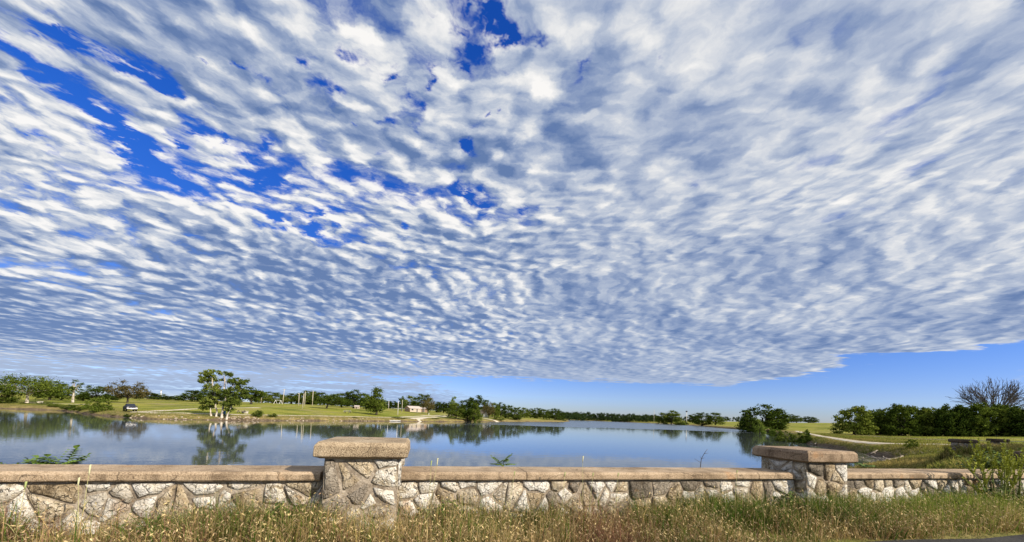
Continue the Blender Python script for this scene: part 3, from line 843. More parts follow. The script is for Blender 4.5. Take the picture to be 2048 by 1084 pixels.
def make_tree(seed, H=10.0, W=9.0, bole=0.22, low=0.14, clumps=60, leaves=6500, leaf=0.34, clump_r=0.13, shape='dome', mat='leaf_mid',
              bark_m='bark_dark', stems=1, lean=0.0, limbs=16, top_bias=1.0):
    """root Empty -> trunk, crown; built once, then copied"""
    rr = random.Random(seed)
    root = bpy.data.objects.new('tree', None); COL.objects.link(root)
    C, Rd = [], []
    while len(C) < clumps:
        x, y, z = rr.uniform(-1, 1), rr.uniform(-1, 1), rr.uniform(0, 1)
        rad = math.hypot(x, y)
        if shape == 'dome': lim = math.sqrt(max(0, 1 - (abs(z - 0.38) / 0.64) ** 2.2))
        elif shape == 'spread': lim = math.sqrt(max(0, 1 - (max(0, z - 0.35) / 0.66) ** 2)) * (0.6 + 0.4 * min(1, z / 0.35))
        elif shape == 'cone': lim = (1 - z) ** 0.7 * min(1, (z + 0.06) / 0.18)
        elif shape == 'tall': lim = 0.35 + 0.65 * math.sin(min(1, z / 0.85) * math.pi * 0.9) if z < .97 else 0.2
        else: lim = math.sqrt(max(0, 1 - (z / 1.02) ** 2.4))                     # bush: dome down to the ground
        if rad > lim * rr.uniform(0.85, 1.06): continue
        if rad < lim * 0.45 and rr.random() < 0.55 and z < 0.85: continue                      # leave the heart of the crown open
        C.append((x * W / 2 * 0.90 + lean * H * (low + (1 - low) * z), y * W / 2 * 0.90, H * (low + (1 - low) * z * 0.93)))
        Rd.append(W * clump_r * rr.uniform(0.65, 1.3))
    mb = MB()
    for k in range(stems):
        ox, oy = ((rr.uniform(-.5, .5), rr.uniform(-.5, .5)) if stems > 1 else (0, 0))
        bx = lean * H * bole
        r0 = H * 0.028 / math.sqrt(stems)
        mb.tube([(ox, oy, -0.4), (ox, oy, 0.1), (ox + bx * .5 + rr.uniform(-.1, .1), oy, H * bole * .5), (ox + bx, oy, H * bole), (ox + bx + lean * H * .3, oy, H * (bole + .3))],
                [r0 * 1.7, r0 * 1.35, r0, r0 * .9, r0 * .4], 7)
    for i in rr.sample(range(clumps), min(limbs, clumps)):
        st = rr.uniform(0.7, 1.25) * H * bole
        limb(mb, (lean * st, 0, st), C[i], H * 0.012, H * 0.003, rr)
    mb.obj('trunk', M[bark_m], root, True)
    v, f, c = leaf_cards(C, Rd, leaves, leaf, seed)
    obj('crown', fast_mesh('crown', v, f, colors=c), M[mat], root)
    root['H'] = H; root['W'] = W
    return root
PROTO = {}
used_proto = set()
def proto(key, **k): PROTO[key] = make_tree(**k)
proto('oak_a', seed=1, mat='leaf_dark', low=0.08, clumps=70, leaves=7500, clump_r=0.12)
proto('oak_b', seed=2, mat='leaf_mid', W=10, low=0.08, clumps=80, leaves=7500, clump_r=0.11)
proto('oak_c', seed=3, mat='leaf_dark', W=8.5, clumps=70, leaves=8000, clump_r=0.115, low=0.1)
proto('oak_d', seed=4, mat='leaf_mid', shape='tall', W=7.5, clumps=46, low=0.2)
proto('spread_a', seed=5, mat='leaf_mid', shape='spread', W=16, clumps=90, leaves=9000, bole=0.36, low=0.30, bark_m='bark_pale', limbs=14)
proto('cone_a', seed=6, mat='leaf_dark', shape='cone', W=6.5, clumps=50, bole=0.2, low=0.1)
proto('cone_b', seed=7, mat='leaf_mid', shape='cone', W=8.5, clumps=60, bole=0.2, low=0.12)
proto('rust_a', seed=8, mat='leaf_rust', shape='spread', W=14, clumps=75, leaves=5600, bole=0.22, low=0.2, clump_r=0.10)
proto('open_a', seed=9, mat='leaf_dark', shape='tall', W=7, clumps=15, leaves=900, clump_r=0.10, bole=0.5, low=0.4, bark_m='bark_pale', limbs=15)
proto('lean_a', seed=10, mat='leaf_mid', shape='dome', W=11, clumps=55, bole=0.34, low=0.3, lean=0.22)
proto('bright_a', seed=12, mat='leaf_bright', shape='tall', W=6, clumps=40, leaves=4200, low=0.15)
proto('bush_a', seed=13, H=3.0, W=4.5, mat='leaf_mid', shape='bush', low=0.05, bole=0.1, clumps=40, leaves=3600, leaf=0.20, limbs=6)
proto('bush_b', seed=14, H=3.0, W=4.0, mat='leaf_dark', shape='bush', low=0.05, bole=0.1, clumps=34, leaves=3200, leaf=0.20, limbs=6)
proto('bush_c', seed=15, H=3.0, W=4.0, mat='leaf_bright', shape='bush', low=0.05, bole=0.1, clumps=30, leaves=3000, leaf=0.16, limbs=8, clump_r=0.10)
proto('hedge_a', seed=16, H=7.0, W=8.0, mat='leaf_dark', shape='bush', low=0.04, bole=0.15, clumps=130, leaves=11000, leaf=0.28, clump_r=0.085)
proto('hedge_b', seed=17, H=7.0, W=7.0, mat='leaf_mid', shape='bush', low=0.04, bole=0.15, clumps=110, leaves=9500, leaf=0.28, clump_r=0.09)
def plant_tree(key, px, ytop, d, wpx, label, name='tree', cat='tree', group=None, turn=None, sink=0.0, base=None):
    x, y, z = at(px, d)
    if base is not None: z = base
    h = top_height(px, ytop, d, z); w = wpx * d / 755.0
    p = PROTO[key]
    if key in used_proto: o = copy_tree(p)
    else: o = p; used_proto.add(key)
    o.name = name
    o.location = (x, y, z - sink)
    s = w * 1.12 / p['W']
    o.scale = (s, s, (h + sink) / p['H'])
    o.rotation_euler = (0, 0, rnd.uniform(0, 6.28) if turn is None else turn)
    tag(o, label, cat, group)
    return o
T_ = plant_tree
ORD = 'first second third fourth fifth sixth seventh eighth ninth tenth eleventh twelfth thirteenth fourteenth fifteenth sixteenth'.split()
G_L = 'trees on the left bank'; G_R = 'row of trees behind the left field'; G_P = 'trees on the wooded point'; G_H = 'trees of the dark hedge on the right'
# --- left bank, nearest group
T_('spread_a', 56, 751, 138, 104, 'wide spreading green tree with forked pale trunk on the left bank', group=G_L, turn=0.4)
T_('oak_a', 4, 773, 132, 50, 'dark tree cut by the left edge, beside the wide spreading tree', group=G_L)
T_('oak_c', 101, 762, 165, 44, 'dark tree just right of and behind the wide spreading tree', group=G_L)
T_('oak_b', 124, 766, 172, 32, 'dark green tree left of the pale half-dead tree', group=G_L)
T_('open_a', 147, 756, 152, 36, 'half-dead tree with pale bare trunk and thin tufts of leaves', group=G_L)
T_('oak_a', 192, 769, 172, 46, 'dark round tree between the half-dead tree and the rusty brown tree', group=G_L)
T_('oak_c', 168, 786, 175, 24, 'low dark tree right behind the pale half-dead trunk', group=G_L)
T_('cone_a', 218, 784, 180, 34, 'low dark tree left of the rusty brown tree', group=G_L)
T_('rust_a', 256, 759, 165, 66, 'rusty brown broad-crowned tree behind the parked truck', group=G_L)
for i, (px, yt, w) in enumerate(((243, 786, 40), (272, 785, 40), (296, 783, 36), (316, 786, 34), (334, 790, 32), (352, 791, 30))):
    T_(('oak_a', 'cone_a', 'oak_c')[i % 3], px, yt, 232 + 6 * (i % 2), w, ORD[i] + ' from the left of the low dark trees behind the gravel drive', group='low dark trees behind the gravel drive')
T_('oak_b', 385, 780, 225, 46, 'bushy green tree in the distance just left of the white-trunked clump', group=G_R)
T_('oak_a', 408, 779, 232, 40, 'dark tree in the distance behind the left side of the white-trunked clump', group=G_R)
T_('oak_d', 503, 770, 205, 46, 'tall green tree in the distance just right of the white-trunked clump', group=G_R)
for i, (px, yt, w) in enumerate(((524, 785, 34), (545, 782, 38), (566, 788, 32), (584, 785, 36), (604, 786, 34), (622, 783, 34))):
    T_(('oak_b', 'oak_a', 'cone_b', 'oak_d')[i % 4], px, yt, 262 + 8 * (i % 2), w, ORD[i] + ' tree from the left in the long row behind the field poles', group=G_R)
T_('oak_a', 618, 779, 275, 44, 'tallest dark tree of the row, right behind the group of field poles', group=G_R)
T_('oak_b', 641, 784, 270, 38, 'green tree in the row just left of the leaning tree', group=G_R)
T_('oak_c', 463, 786, 262, 44, 'green tree of the far row hidden behind the white-trunked clump', group=G_R)
T_('lean_a', 654, 787, 178, 50, 'small tree with dark leaning trunk alone on the field', group='single trees on the field', turn=0.0)
T_('oak_b', 684, 786, 228, 40, 'round tree with bent dark trunk left of the dense round tree', group='single trees on the field')
T_('oak_c', 708, 777, 222, 44, 'dense dark round tree on the field', group='single trees on the field')
T_('bright_a', 732, 786, 228, 26, 'yellow-green tree between the dense round tree and the tall pointed tree', group='single trees on the field')
T_('cone_b', 754, 772, 156, 52, 'tall pointed tree with ragged crown beside the shore path', group='single trees on the field')
T_('cone_b', 745, 790, 185, 26, 'low dark tree right behind the tall pointed tree', group='single trees on the field')
for i, (px, yt, w) in enumerate(((774, 800, 26), (787, 801, 24), (668, 790, 30), (695, 792, 30), (722, 793, 28))):
    T_(('oak_a', 'oak_c')[i % 2], px, yt, 305, w, ('low distant tree right of the tall pointed tree', 'low distant tree left of the white shore-path pole', 'low distant tree right of the leaning tree', 'low distant tree left of the dense round tree', 'low distant tree right of the dense round tree')[i], group='low distant trees between the field trees')
T_('cone_a', 804, 785, 232, 20, 'slim dark tree left of the pale gabled building', group='trees round the gabled building')
T_('oak_b', 822, 791, 262, 30, 'green tree behind the pale gabled building', group='trees round the gabled building')
T_('oak_a', 846, 785, 252, 40, 'big dark dome-shaped tree behind the pale gabled building', group='trees round the gabled building')
T_('rust_a', 857, 792, 212, 30, 'brownish tree in front of the pale gabled building', group='trees round the gabled building')
for i, (px, yt, w) in enumerate(((874, 801, 26), (888, 799, 24), (899, 802, 20))):
    T_(('oak_a', 'cone_a', 'oak_c')[i], px, yt, 262, w, ORD[i] + ' dark tree in the short row right of the gabled building', group='short row right of the gabled building')
T_('bright_a', 908, 791, 205, 17, 'slim pale green tree left of the dense shore tree', group=G_P)
# --- the wooded point
T_('oak_b', 914, 806, 178, 40, 'green tree at the left side of the dense dark shore clump', group=G_P)
T_('oak_a', 936, 797, 182, 46, 'biggest dark tree of the dense shore clump', group=G_P)
T_('oak_b', 951, 806, 180, 30, 'green tree at the right side of the dense dark shore clump', group=G_P)
T_('oak_c', 957, 788, 246, 42, 'tall dome-shaped tree rising behind the dense shore clump', group=G_P)
T_('rust_a', 978, 803, 222, 26, 'brownish green tree right of the small white house', group=G_P)
for i, (px, yt, d, w) in enumerate(((990, 805, 235, 26), (1003, 803, 260, 26), (1018, 808, 250, 26), (1050, 815, 300, 24), (1062, 816, 320, 22), (1076, 814, 330, 24), (1088, 818, 318, 24), (1100, 818, 335, 22), (1120, 820, 345, 22))):
    T_(('oak_b', 'oak_c', 'oak_a')[i % 3], px, yt, d, w, ORD[i] + ' tree from the left in the row along the wooded point', group=G_P)
T_('oak_a', 1036, 812, 236, 26, 'dark tree standing at the water edge of the wooded point', group=G_P)
T_('oak_a', 1111, 815, 322, 26, 'dark tree near the tip of the wooded point', group=G_P)
# --- far right shore
T_('oak_d', 1344, 818, 500, 32, 'tall tree of the clump on the far right shore, left of the white pole', group='trees on the far right shore')
T_('oak_b', 1328, 825, 510, 30, 'lower tree at the left of the clump on the far right shore', group='trees on the far right shore')
T_('bush_b', 1362, 832, 470, 30, 'dark bushy tree at the water below the far right clump', group='trees on the far right shore')
T_('oak_c', 1386, 827, 560, 24, 'small dark tree right of the white pole on the far right shore', group='trees on the far right shore')
T_('oak_a', 1405, 823, 432, 36, 'round tree, left one of the pair at the far right bank', group='trees on the far right shore')
T_('oak_b', 1432, 825, 428, 36, 'round tree, right one of the pair at the far right bank', group='trees on the far right shore')
for i, (px, yt, w) in enumerate(((1578, 827, 28), (1594, 831, 22), (1618, 832, 24), (1629, 835, 16), (1682, 837, 12))):
    T_(('oak_a', 'oak_b')[i % 2], px, yt, 620, w, ORD[i] + ' small dark tree from the left on the skyline of the right field', group='trees on the skyline of the right field')
# --- big tree on the right bank and its bushes
T_('oak_c', 1526, 806, 186, 84, 'big dark spreading tree on the right bank above its reflection', group='trees on the right bank', turn=2.2)
T_('oak_a', 1502, 832, 182, 44, 'low dark tree under the left side of the big right bank tree', group='trees on the right bank')
T_('oak_a', 1550, 826, 188, 40, 'low dark tree under the right side of the big right bank tree', group='trees on the right bank')
T_('bush_c', 1520, 837, 170, 24, 'pale green willow-like shrub in front of the big right bank tree', 'shrub', 'shrub')
T_('bush_c', 1537, 853, 150, 30, 'yellow-green shrub at the water right of the willow-like shrub', 'shrub', 'shrub')
T_('bush_c', 1556, 858, 128, 26, 'low yellow-green shrub between the big bank tree and the dark bushes', 'shrub', 'shrub')
T_('bush_b', 1571, 857, 88, 30, 'dark bush at the water just left of the forked bush', 'shrub', 'shrub')
T_('bush_b', 1590, 867, 86, 18, 'small dark bush between the two dark waterside bushes', 'shrub', 'shrub')
T_('bush_b', 1609, 856, 82, 26, 'dark forked bush on the right bank above the pier cap', 'shrub', 'shrub')
T_('bush_a', 1825, 878, 48, 22, 'lone sapling on the right bank in front of the gravel path', 'sapling', 'sapling')
# --- dark hedge on the right
HP = [(1712, 812, 112, 50), (1738, 816, 116, 42), (1762, 809, 112, 44), (1785, 811, 116, 44), (1806, 807, 110, 44), (1832, 812, 112, 44), (1858, 811, 108, 46),
      (1884, 806, 107, 46), (1906, 803, 106, 46), (1932, 806, 106, 48), (1958, 805, 104, 48), (1984, 810, 104, 46), (2008, 808, 102, 48), (2032, 812, 102, 46), (2056, 808, 100, 48), (2082, 810, 100, 50)]
for i, (px, yt, d, w) in enumerate(HP):
    lab = 'pale-topped bushy tree at the left end of the dark hedge' if i == 0 else ORD[i] + ' bushy tree from the left in the tall dark hedge'
    T_(('hedge_b', 'hedge_a')[(i * 5 // 3) % 2 if i else 0], px + rnd.uniform(-4, 4), yt + rnd.uniform(-5, 3), d + rnd.uniform(-3, 3), w * rnd.uniform(1.0, 1.5), lab, group=G_H)
# --- shrubs on the left shore
for (k, px, yt, d, w, lab) in (
    ('bush_a', 62, 806, 132, 32, 'light green shrub at the water below the wide spreading tree'),
    ('bush_a', 92, 805, 130, 28, 'low shrub right of the forked pale trunk, at the water'),
    ('bush_a', 114, 807, 124, 24, 'low green shrub on the shore left of the pair of dark shrubs'),
    ('bush_b', 140, 808, 116, 26, 'left one of the pair of dark shrubs on the left shore'),
    ('bush_b', 164, 806, 110, 32, 'right one of the pair of dark shrubs on the left shore'),
    ('bush_a', 201, 796, 98, 42, 'tall round green shrub on the left shore left of the truck'),
    ('bush_b', 232, 829, 89, 11, 'tiny dark shrub at the water left of the truck'),
    ('bush_b', 261, 827, 86, 16, 'small dark shrub at the water just below the truck'),
    ('bush_b', 517, 819, 99, 22, 'dark shrub with upright tips at the water right of the white-trunked clump'),
    ('bush_b', 546, 826, 102, 20, 'low dark shrub at the water right of the shrub with upright tips'),
    ('bush_b', 711, 834, 127, 12, 'small dark shrub on the shore below the dense round tree'),
    ('bush_a', 797, 834, 146, 26, 'low green shrub on the shore behind the white dock'),
    ('bush_c', 815, 837, 150, 16, 'yellowish shrub between the dock and the boat ramp'),
    ('bush_b', 872, 836, 164, 20, 'low dark shrub right of the boat ramp'),
    ('bush_a', 998, 833, 212, 22, 'round shrub at the water on the wooded point'),
    ('bush_c', 1008, 838, 226, 12, 'small bright shrub at the water on the wooded point'),
    ('bush_a', 1026, 836, 236, 16, 'green shrub left of the dark waterside tree on the point'),
    ('bush_a', 1092, 838, 312, 20, 'low shrub near the tip of the wooded point'),
    ('bush_a', 1128, 838, 345, 12, 'last low shrub at the tip of the wooded point')):
    T_(k, px, yt, d, w, lab, 'shrub', 'shrub', 'shrubs along the left shore')

# --- the clump of four white-trunked trees at the water
def white_tree(label, foot_px, trunk_px, crowns, branches, seed, leaves, d=91.0, r0=0.28):
    """trunk and limbs follow (px, y) points in the plane of the clump, crowns are (px, y, half width, half height) lobes"""
    rr = random.Random(seed)
    fx, fy, fz = at(foot_px, d)
    fz = max(fz, 0.25)
    t = thing('tree', label, 'tree', (fx, fy, fz), 0, 'clump of white-trunked trees')
    def loc(q, dep=0.0):
        px, y = q
        return ((px - 1024) / 755.0 * d - fx, dep, CAM_Z + (horizon(px) - y) * d / 755.0 - fz)
    mb = MB(); n = len(trunk_px); r0 *= 0.72
    pts = [(0, 0, -0.5), (0, 0, 0.05)] + [loc(q, rr.uniform(-.3, .3)) for q in trunk_px]
    mb.tube(pts, [r0 * 1.9, r0 * 1.5] + [r0 * (1.05 - 0.7 * i / n) for i in range(n)], 8)
    for br in branches:
        bp = [loc(q, rr.uniform(-1, 1) * (0.2 + 0.5 * i)) for i, q in enumerate(br)]
        mb.tube(bp, [r0 * (0.42 - 0.30 * i / max(1, len(bp) - 1)) for i in range(len(bp))], 6)
    C, Rd = [], []
    for (px, y, hw, hh, k) in crowns:
        for _ in range(k):
            a, q = rr.uniform(0, 6.28), math.sqrt(rr.random())
            x, z = px + math.cos(a) * hw * q, y + math.sin(a) * hh * q
            c = loc((x, z), rr.uniform(-1, 1) * hw * 0.11)
            C.append(c); Rd.append(rr.uniform(0.3, 0.72))
    for i in rr.sample(range(len(C)), min(9, len(C))):
        src = pts[rr.randint(max(2, len(pts) - 3), len(pts) - 1)]
        limb(mb, src, C[i], r0 * 0.22, r0 * 0.06, rr)
    mb.obj('trunk', M['bark_pale'], t, True)
    v, f, c = leaf_cards(C, Rd, leaves, 0.25, seed)
    obj('crown', fast_mesh('crown', v, f, colors=c), M['leaf_poplar'], t)
white_tree('small leaning tree at the left of the white-trunked waterside clump', 425, [(423.5, 826), (422.5, 816), (420, 806)], [(416, 811, 9, 8, 16), (421, 800, 10, 7, 10)], [], 61, 4600, r0=0.20)
white_tree('tallest leafy tree of the white-trunked waterside clump', 435, [(434.5, 822), (433.5, 812), (430, 795), (426, 775), (422, 755)],
           [(420, 746, 11, 8, 18), (405, 752, 8, 6, 10), (414, 762, 12, 8, 14), (428, 780, 16, 13, 34), (431, 799, 16, 9, 20), (402, 764, 4, 4, 3)], [[(430, 795), (412, 778), (404, 764)], [(428, 785), (440, 770)]], 62, 13500, r0=0.22)
white_tree('tree with twisting pale branches showing, right of the tallest in the waterside clump', 446, [(447, 824), (448.5, 812), (450, 800), (451.5, 790), (449, 776), (446, 762), (447, 752)],
           [(453, 748, 6, 5, 6), (441, 758, 4, 4, 3), (466, 763, 9, 8, 13), (478, 766, 10, 11, 16), (461, 784, 15, 9, 22), (490, 765, 5, 6, 6), (484, 784, 13, 10, 18), (473, 796, 10, 6, 9)],
           [[(449, 810), (456, 803), (463, 800), (470, 800)], [(451, 793), (457, 789), (463, 782)], [(452, 790), (460, 786), (468, 772), (474, 760)], [(450, 785), (446, 772), (444, 762)], [(456, 789), (472, 784), (483, 777)], [(474, 762), (478, 755)], [(453, 768), (455, 758)]], 63, 9000, r0=0.27)
white_tree('short tree leaning right at the right of the white-trunked waterside clump', 456, [(458, 828), (461, 820), (465, 810), (468, 802)], [(462, 806, 10, 8, 16), (470, 803, 10, 8, 14), (462, 816, 8, 5, 8)], [[(459, 826), (455, 815)]], 64, 5400, r0=0.24)

# --- bare tree behind the hedge
def bare_tree():
    d0 = 122.0
    x, y, z = at(1988, d0)
    t = thing('bare_tree', 'leafless dead tree with a fan of bare branches behind the dark hedge', 'tree', (x, y, z))
    rr = random.Random(5); mb = MB(); H = top_height(1988, 757, d0, z); RX = 78 * d0 / 755
    trunk = MB(); trunk.tube([(0, 0, -.5), (0, 0, .5), (0.1, 0, H * .22), (0, 0.1, H * .34)], [.55, .42, .36, .30], 8); trunk.obj('trunk', M['bark_bare'], t, True)
    zc, RZ = H * .36, H * .66
    def edge(az, el, f): return Vector((math.cos(az) * math.cos(el) * RX * f, math.sin(az) * math.cos(el) * RX * .75 * f, zc + math.sin(el) * RZ * f))
    def twig(p, q, r0, r1, sides):
        d = q - p; o = Vector((rr.uniform(-1, 1), rr.uniform(-1, 1), rr.uniform(-.2, 1.0))) * d.length * .07
        mb.tube([p, p + d * .4 + o, p + d * .75 + o * .8, q], [r0, r0 * .75 + r1 * .25, r0 * .45 + r1 * .55, r1], sides, cap=False)
    for k in range(28):
        az = rr.uniform(0, 6.283) if k > 12 else (rr.choice((0, math.pi)) + rr.uniform(-.4, .4)); el = math.asin(rr.uniform(.02, .99))
        p0 = Vector((rr.uniform(-.2, .2), rr.uniform(-.2, .2), H * rr.uniform(.20, .36))); e = edge(az, el, rr.uniform(.62, .8))
        twig(p0, e, .15, .05, 5)
        for j in range(9):
            b = p0.lerp(e, rr.uniform(.35, 1.0)); e2 = edge(az + rr.uniform(-.5, .5), max(.0, min(1.5, el + rr.uniform(-.35, .35))), rr.uniform(.82, 1.0))
            twig(b, e2, .06, .032, 4)
            for i in range(3):
                c = b.lerp(e2, rr.uniform(.45, .95)); v = (e2 - b).normalized() + Vector((rr.uniform(-1, 1), rr.uniform(-1, 1), rr.uniform(-.2, .9))) * .55
                twig(c, c + v.normalized() * H * rr.uniform(.05, .11), .036, .022, 3)
    mb.obj('branches', M['bark_bare'], t, True)
bare_tree()

# --- woods on the far shore: one mass
def far_wood():
    C, Rd = [], []; r = random.Random(3)
    def row(px0, px1, d, ytop0, ytop1, step, dep):
        px = px0
        while px < px1:
            f = (px - px0) / (px1 - px0); dd = d + r.uniform(0, dep)
            x, y, z = at(px, dd)
            h = top_height(px, ytop0 + (ytop1 - ytop0) * f + r.uniform(-1.2, 2.0), dd, z)
            w = h * r.uniform(0.35, 0.5)
            for _ in range(7): C.append((x + r.uniform(-w, w), y + r.uniform(-w, w), z + h * r.uniform(0.15, 0.9))); Rd.append(h * r.uniform(0.15, 0.26))
            px += step * r.uniform(0.7, 1.3)
    row(1118, 1310, 702, 823, 830, 2.2, 25)
    row(1120, 1320, 700, 833, 836, 2.5, 8)
    row(1120, 1170, 560, 826, 828, 4.5, 60)
    row(1280, 1325, 655, 831, 833, 4.0, 30)
    row(1300, 1400, 700, 832, 834, 4.5, 40)
    row(1440, 1500, 800, 833, 834, 4.0, 60)
    row(1225, 1330, 660, 833, 835, 2.2, 10)
    row(-60, 420, 420, 786, 800, 9.0, 60)
    row(500, 700, 420, 795, 802, 7.0, 60)
    row(760, 1000, 420, 806, 814, 6.0, 60)
    v, f, c = leaf_cards(C, Rd, 90000, 1.1, 77)
    o = obj('far_wood', fast_mesh('far_wood', v, f, colors=c), M['leaf_far'])
    kind(o, 'stuff'); tag(o, 'dark green belt of distant woods along the far shore and skyline', 'woods')
far_wood()

# ---------------------------------------------------------------- things on the far banks
M['white_paint'] = plain('white_paint', (0.74, 0.72, 0.68), 0.6, 0.3, 0.08)
M['pole_wood'] = plain('pole_wood', (0.46, 0.38, 0.28), 0.85, 0.1, 0.2)
M['pole_pale'] = plain('pole_pale', (0.54, 0.49, 0.39), 0.8, 0.1, 0.12)
M['dark_metal'] = plain('dark_metal', (0.05, 0.05, 0.055), 0.5, 0.4, 0.2)
M['brick_tan'] = plain('brick_tan', (0.40, 0.26, 0.17), 0.9, 0.1, 0.15)
M['wall_cream'] = plain('wall_cream', (0.48, 0.40, 0.32), 0.9, 0.1, 0.1)
M['roof_pale'] = plain('roof_pale', (0.50, 0.43, 0.38), 0.7, 0.2, 0.12, 1.2)
M['roof_dark'] = plain('roof_dark', (0.16, 0.13, 0.11), 0.8, 0.2, 0.2, 1.2)
M['truck_paint'] = plain('truck_paint', (0.012, 0.012, 0.03), 0.42, 0.3, 0.1)
M['chrome'] = plain('chrome', (0.26, 0.26, 0.27), 0.35, 0.6, 0.05, metal=1.0)
M['rubber'] = plain('rubber', (0.02, 0.02, 0.02), 0.85, 0.2, 0.2)
M['blue_plastic'] = plain('blue_plastic', (0.03, 0.12, 0.24), 0.5, 0.4, 0.1)
M['concrete_pale'] = plain('concrete_pale', (0.55, 0.51, 0.44), 0.9, 0.1, 0.15)
M['lamp_glass'] = plain('lamp_glass', (0.3, 0.3, 0.29), 0.15, 0.6, 0.05)
def glass_material():
    m, T = material('window_glass')
    principled(T, (0.03, 0.035, 0.04), 0.05, 0.8)
    return m
M['glass'] = glass_material()

def truck():
    x, y, z = at(262.5, 95)
    t = thing('pickup_truck', 'dark pickup truck parked nose to the water on the gravel drive', 'truck', (x, y, z + 0.05), 0.92)
    # local: y- is the nose
    mb = MB()
    prof = [(-2.75, .55), (-2.78, 1.0), (-2.6, 1.12), (-1.25, 1.18), (-1.0, 1.18), (2.75, 1.18), (2.78, .55), (2.2, .45), (-2.2, .45)]
    mb.prism(prof, -.96, .96); b = obj('body', bevelled(mb.mesh('body'), .05, 2), M['truck_paint'], t)
    mb = MB()
    v = [(-.92, -1.25, 1.17), (.92, -1.25, 1.17), (.92, .9, 1.17), (-.92, .9, 1.17), (-.72, -.45, 1.86), (.72, -.45, 1.86), (.72, .72, 1.86), (-.72, .72, 1.86)]
    mb.add(v, [(0, 3, 2, 1), (4, 5, 6, 7), (0, 1, 5, 4), (1, 2, 6, 5), (2, 3, 7, 6), (3, 0, 4, 7)])
    cab = obj('cab', bevelled(mb.mesh('cab'), .05, 2), M['truck_paint'], t)
    def pane(name, q):
        m = MB(); m.add(q, [(0, 1, 2, 3)]); m.obj(name, M['glass'], cab)
    pane('windshield', [(-.80, -1.17, 1.25), (.80, -1.17, 1.25), (.66, -.53, 1.79), (-.66, -.53, 1.79)])
    for s in (-1, 1): pane('side_window', [(s * .925, -.95, 1.24), (s * .925, .75, 1.24), (s * .785, .62, 1.76), (s * .785, -.42, 1.76)])
    mb = MB(); mb.box(-.97, .97, -2.92, -2.76, .52, .76); obj('bumper', bevelled(mb.mesh('bumper'), .03), M['chrome'], t)
    mb = MB(); mb.box(-.55, .55, -2.82, -2.76, .80, 1.05); g = mb.obj('grille', M['dark_metal'], t)
    for k in range(3):
        mb = MB(); mb.box(-.55, .55, -2.835, -2.815, .83 + k * .08, .86 + k * .08); mb.obj('grille_bar', M['chrome'], g)
    for s in (-1, 1):
        mb = MB(); mb.box(s * .76 - .17, s * .76 + .17, -2.83, -2.74, .84, 1.04); obj('headlight', bevelled(mb.mesh('headlight'), .02), M['lamp_glass'], t)
        mb = MB(); mb.box(s * 1.08 - .11, s * 1.08 + .11, -1.0, -.88, 1.22, 1.42); obj('side_mirror', bevelled(mb.mesh('side_mirror'), .03), M['truck_paint'], t)
        for yy in (-1.75, 1.75):
            mb = MB(); mb.tube([(s * .99, yy, .38), (s * .74, yy, .38)], [.38, .38], 18); w = mb.obj('wheel', M['rubber'], t)
            mb = MB(); mb.tube([(s * 1.0, yy, .38), (s * .96, yy, .38)], [.22, .22], 14); mb.obj('rim', M['chrome'], w)
    mb = MB(); mb.box(-.27, .27, -2.94, -2.925, .57, .70); mb.obj('number_plate', M['white_paint'], t)
truck()

def pole(px, ytop, d, label, r=0.16, mat='pole_pale', head=None, name='field_pole', cat='pole', lean=0.0):
    x, y, z = at(px, d); h = top_height(px, ytop, d, z)
    t = thing(name, label, cat, (x, y, z), 0, 'poles on the far banks')
    r *= .8
    mb = MB(); mb.tube([(0, 0, -.3), (lean * h * .5, 0, h * .5), (lean * h, 0, h)], [r, r * .9, r * .75], 10); mb.obj('shaft', M[mat], t, True)
    if head == 'crossarm':
        mb = MB(); mb.box(lean * h - 1.1, lean * h + 1.1, -.09, .09, h - .55, h - .35); mb.obj('crossarm', M['pole_wood'], t)
        for k in (-.95, .95):
            mb = MB(); mb.tube([(lean * h + k, 0, h - .35), (lean * h + k, 0, h - .12)], [.06, .04], 8); mb.obj('insulator', M['white_paint'], t)
    elif head == 'lamp':
        mb = MB(); mb.tube([(lean * h, 0, h - .1), (lean * h + .2, -.5, h + .12)], [.07, .06], 8); a = mb.obj('lamp_arm', M['dark_metal'], t)
        mb = MB(); mb.box(lean * h - .05, lean * h + .45, -1.15, -.45, h, h + .26); obj('lamp_head', bevelled(mb.mesh('lamp_head'), .06), M['white_paint'], t)
    elif head == 'knob':
        mb = MB(); mb.tube([(0, 0, h - 1.6), (0, 0, h - .8), (0, 0, h + .2)], [.5, 1.5, .9], 12); mb.obj('dark_head', M['dark_metal'], t)
    elif head == 'cap':
        mb = MB(); mb.tube([(lean * h, 0, h), (lean * h, 0, h + .18)], [r * .95, r * .3], 10); mb.obj('pole_cap', M['dark_metal'], t)
    return t
pole(523, 781, 250, 'brownish field pole standing alone right of the white-trunked clump', .26, 'pole_wood', 'cap')
pole(566, 778, 250, 'tall pole with a crossarm on the left field', .26, 'pole_pale', 'crossarm', lean=0.06)
pole(598, 788, 190, 'field pole with a lamp head, left one of the group of three', .2, 'pole_pale', 'lamp')
pole(606, 787, 155, 'nearest leaning field pole, middle one of the group of three', .17, 'pole_pale', 'cap', lean=0.05)
pole(610, 783, 192, 'field pole at the right of the group of three', .2, 'pole_pale', 'cap')
pole(625.5, 781, 215, 'single field pole right of the group of three', .22, 'pole_pale', 'cap')
pole(778, 801, 262, 'thin distant pole right of the tall pointed tree', .18, 'white_paint', 'cap')
pole(797, 802, 164, 'white pole beside the shore path above the dock', .15, 'white_paint', 'cap')
pole(805, 800, 205, 'pale pole left of the gabled building', .17, 'pole_pale', 'cap')
pole(825, 800, 262, 'white pole rising behind the gabled building', .18, 'white_paint', 'cap')
pole(1374, 822, 500, 'white pole with a dark head on the far right shore', .5, 'white_paint', 'knob')
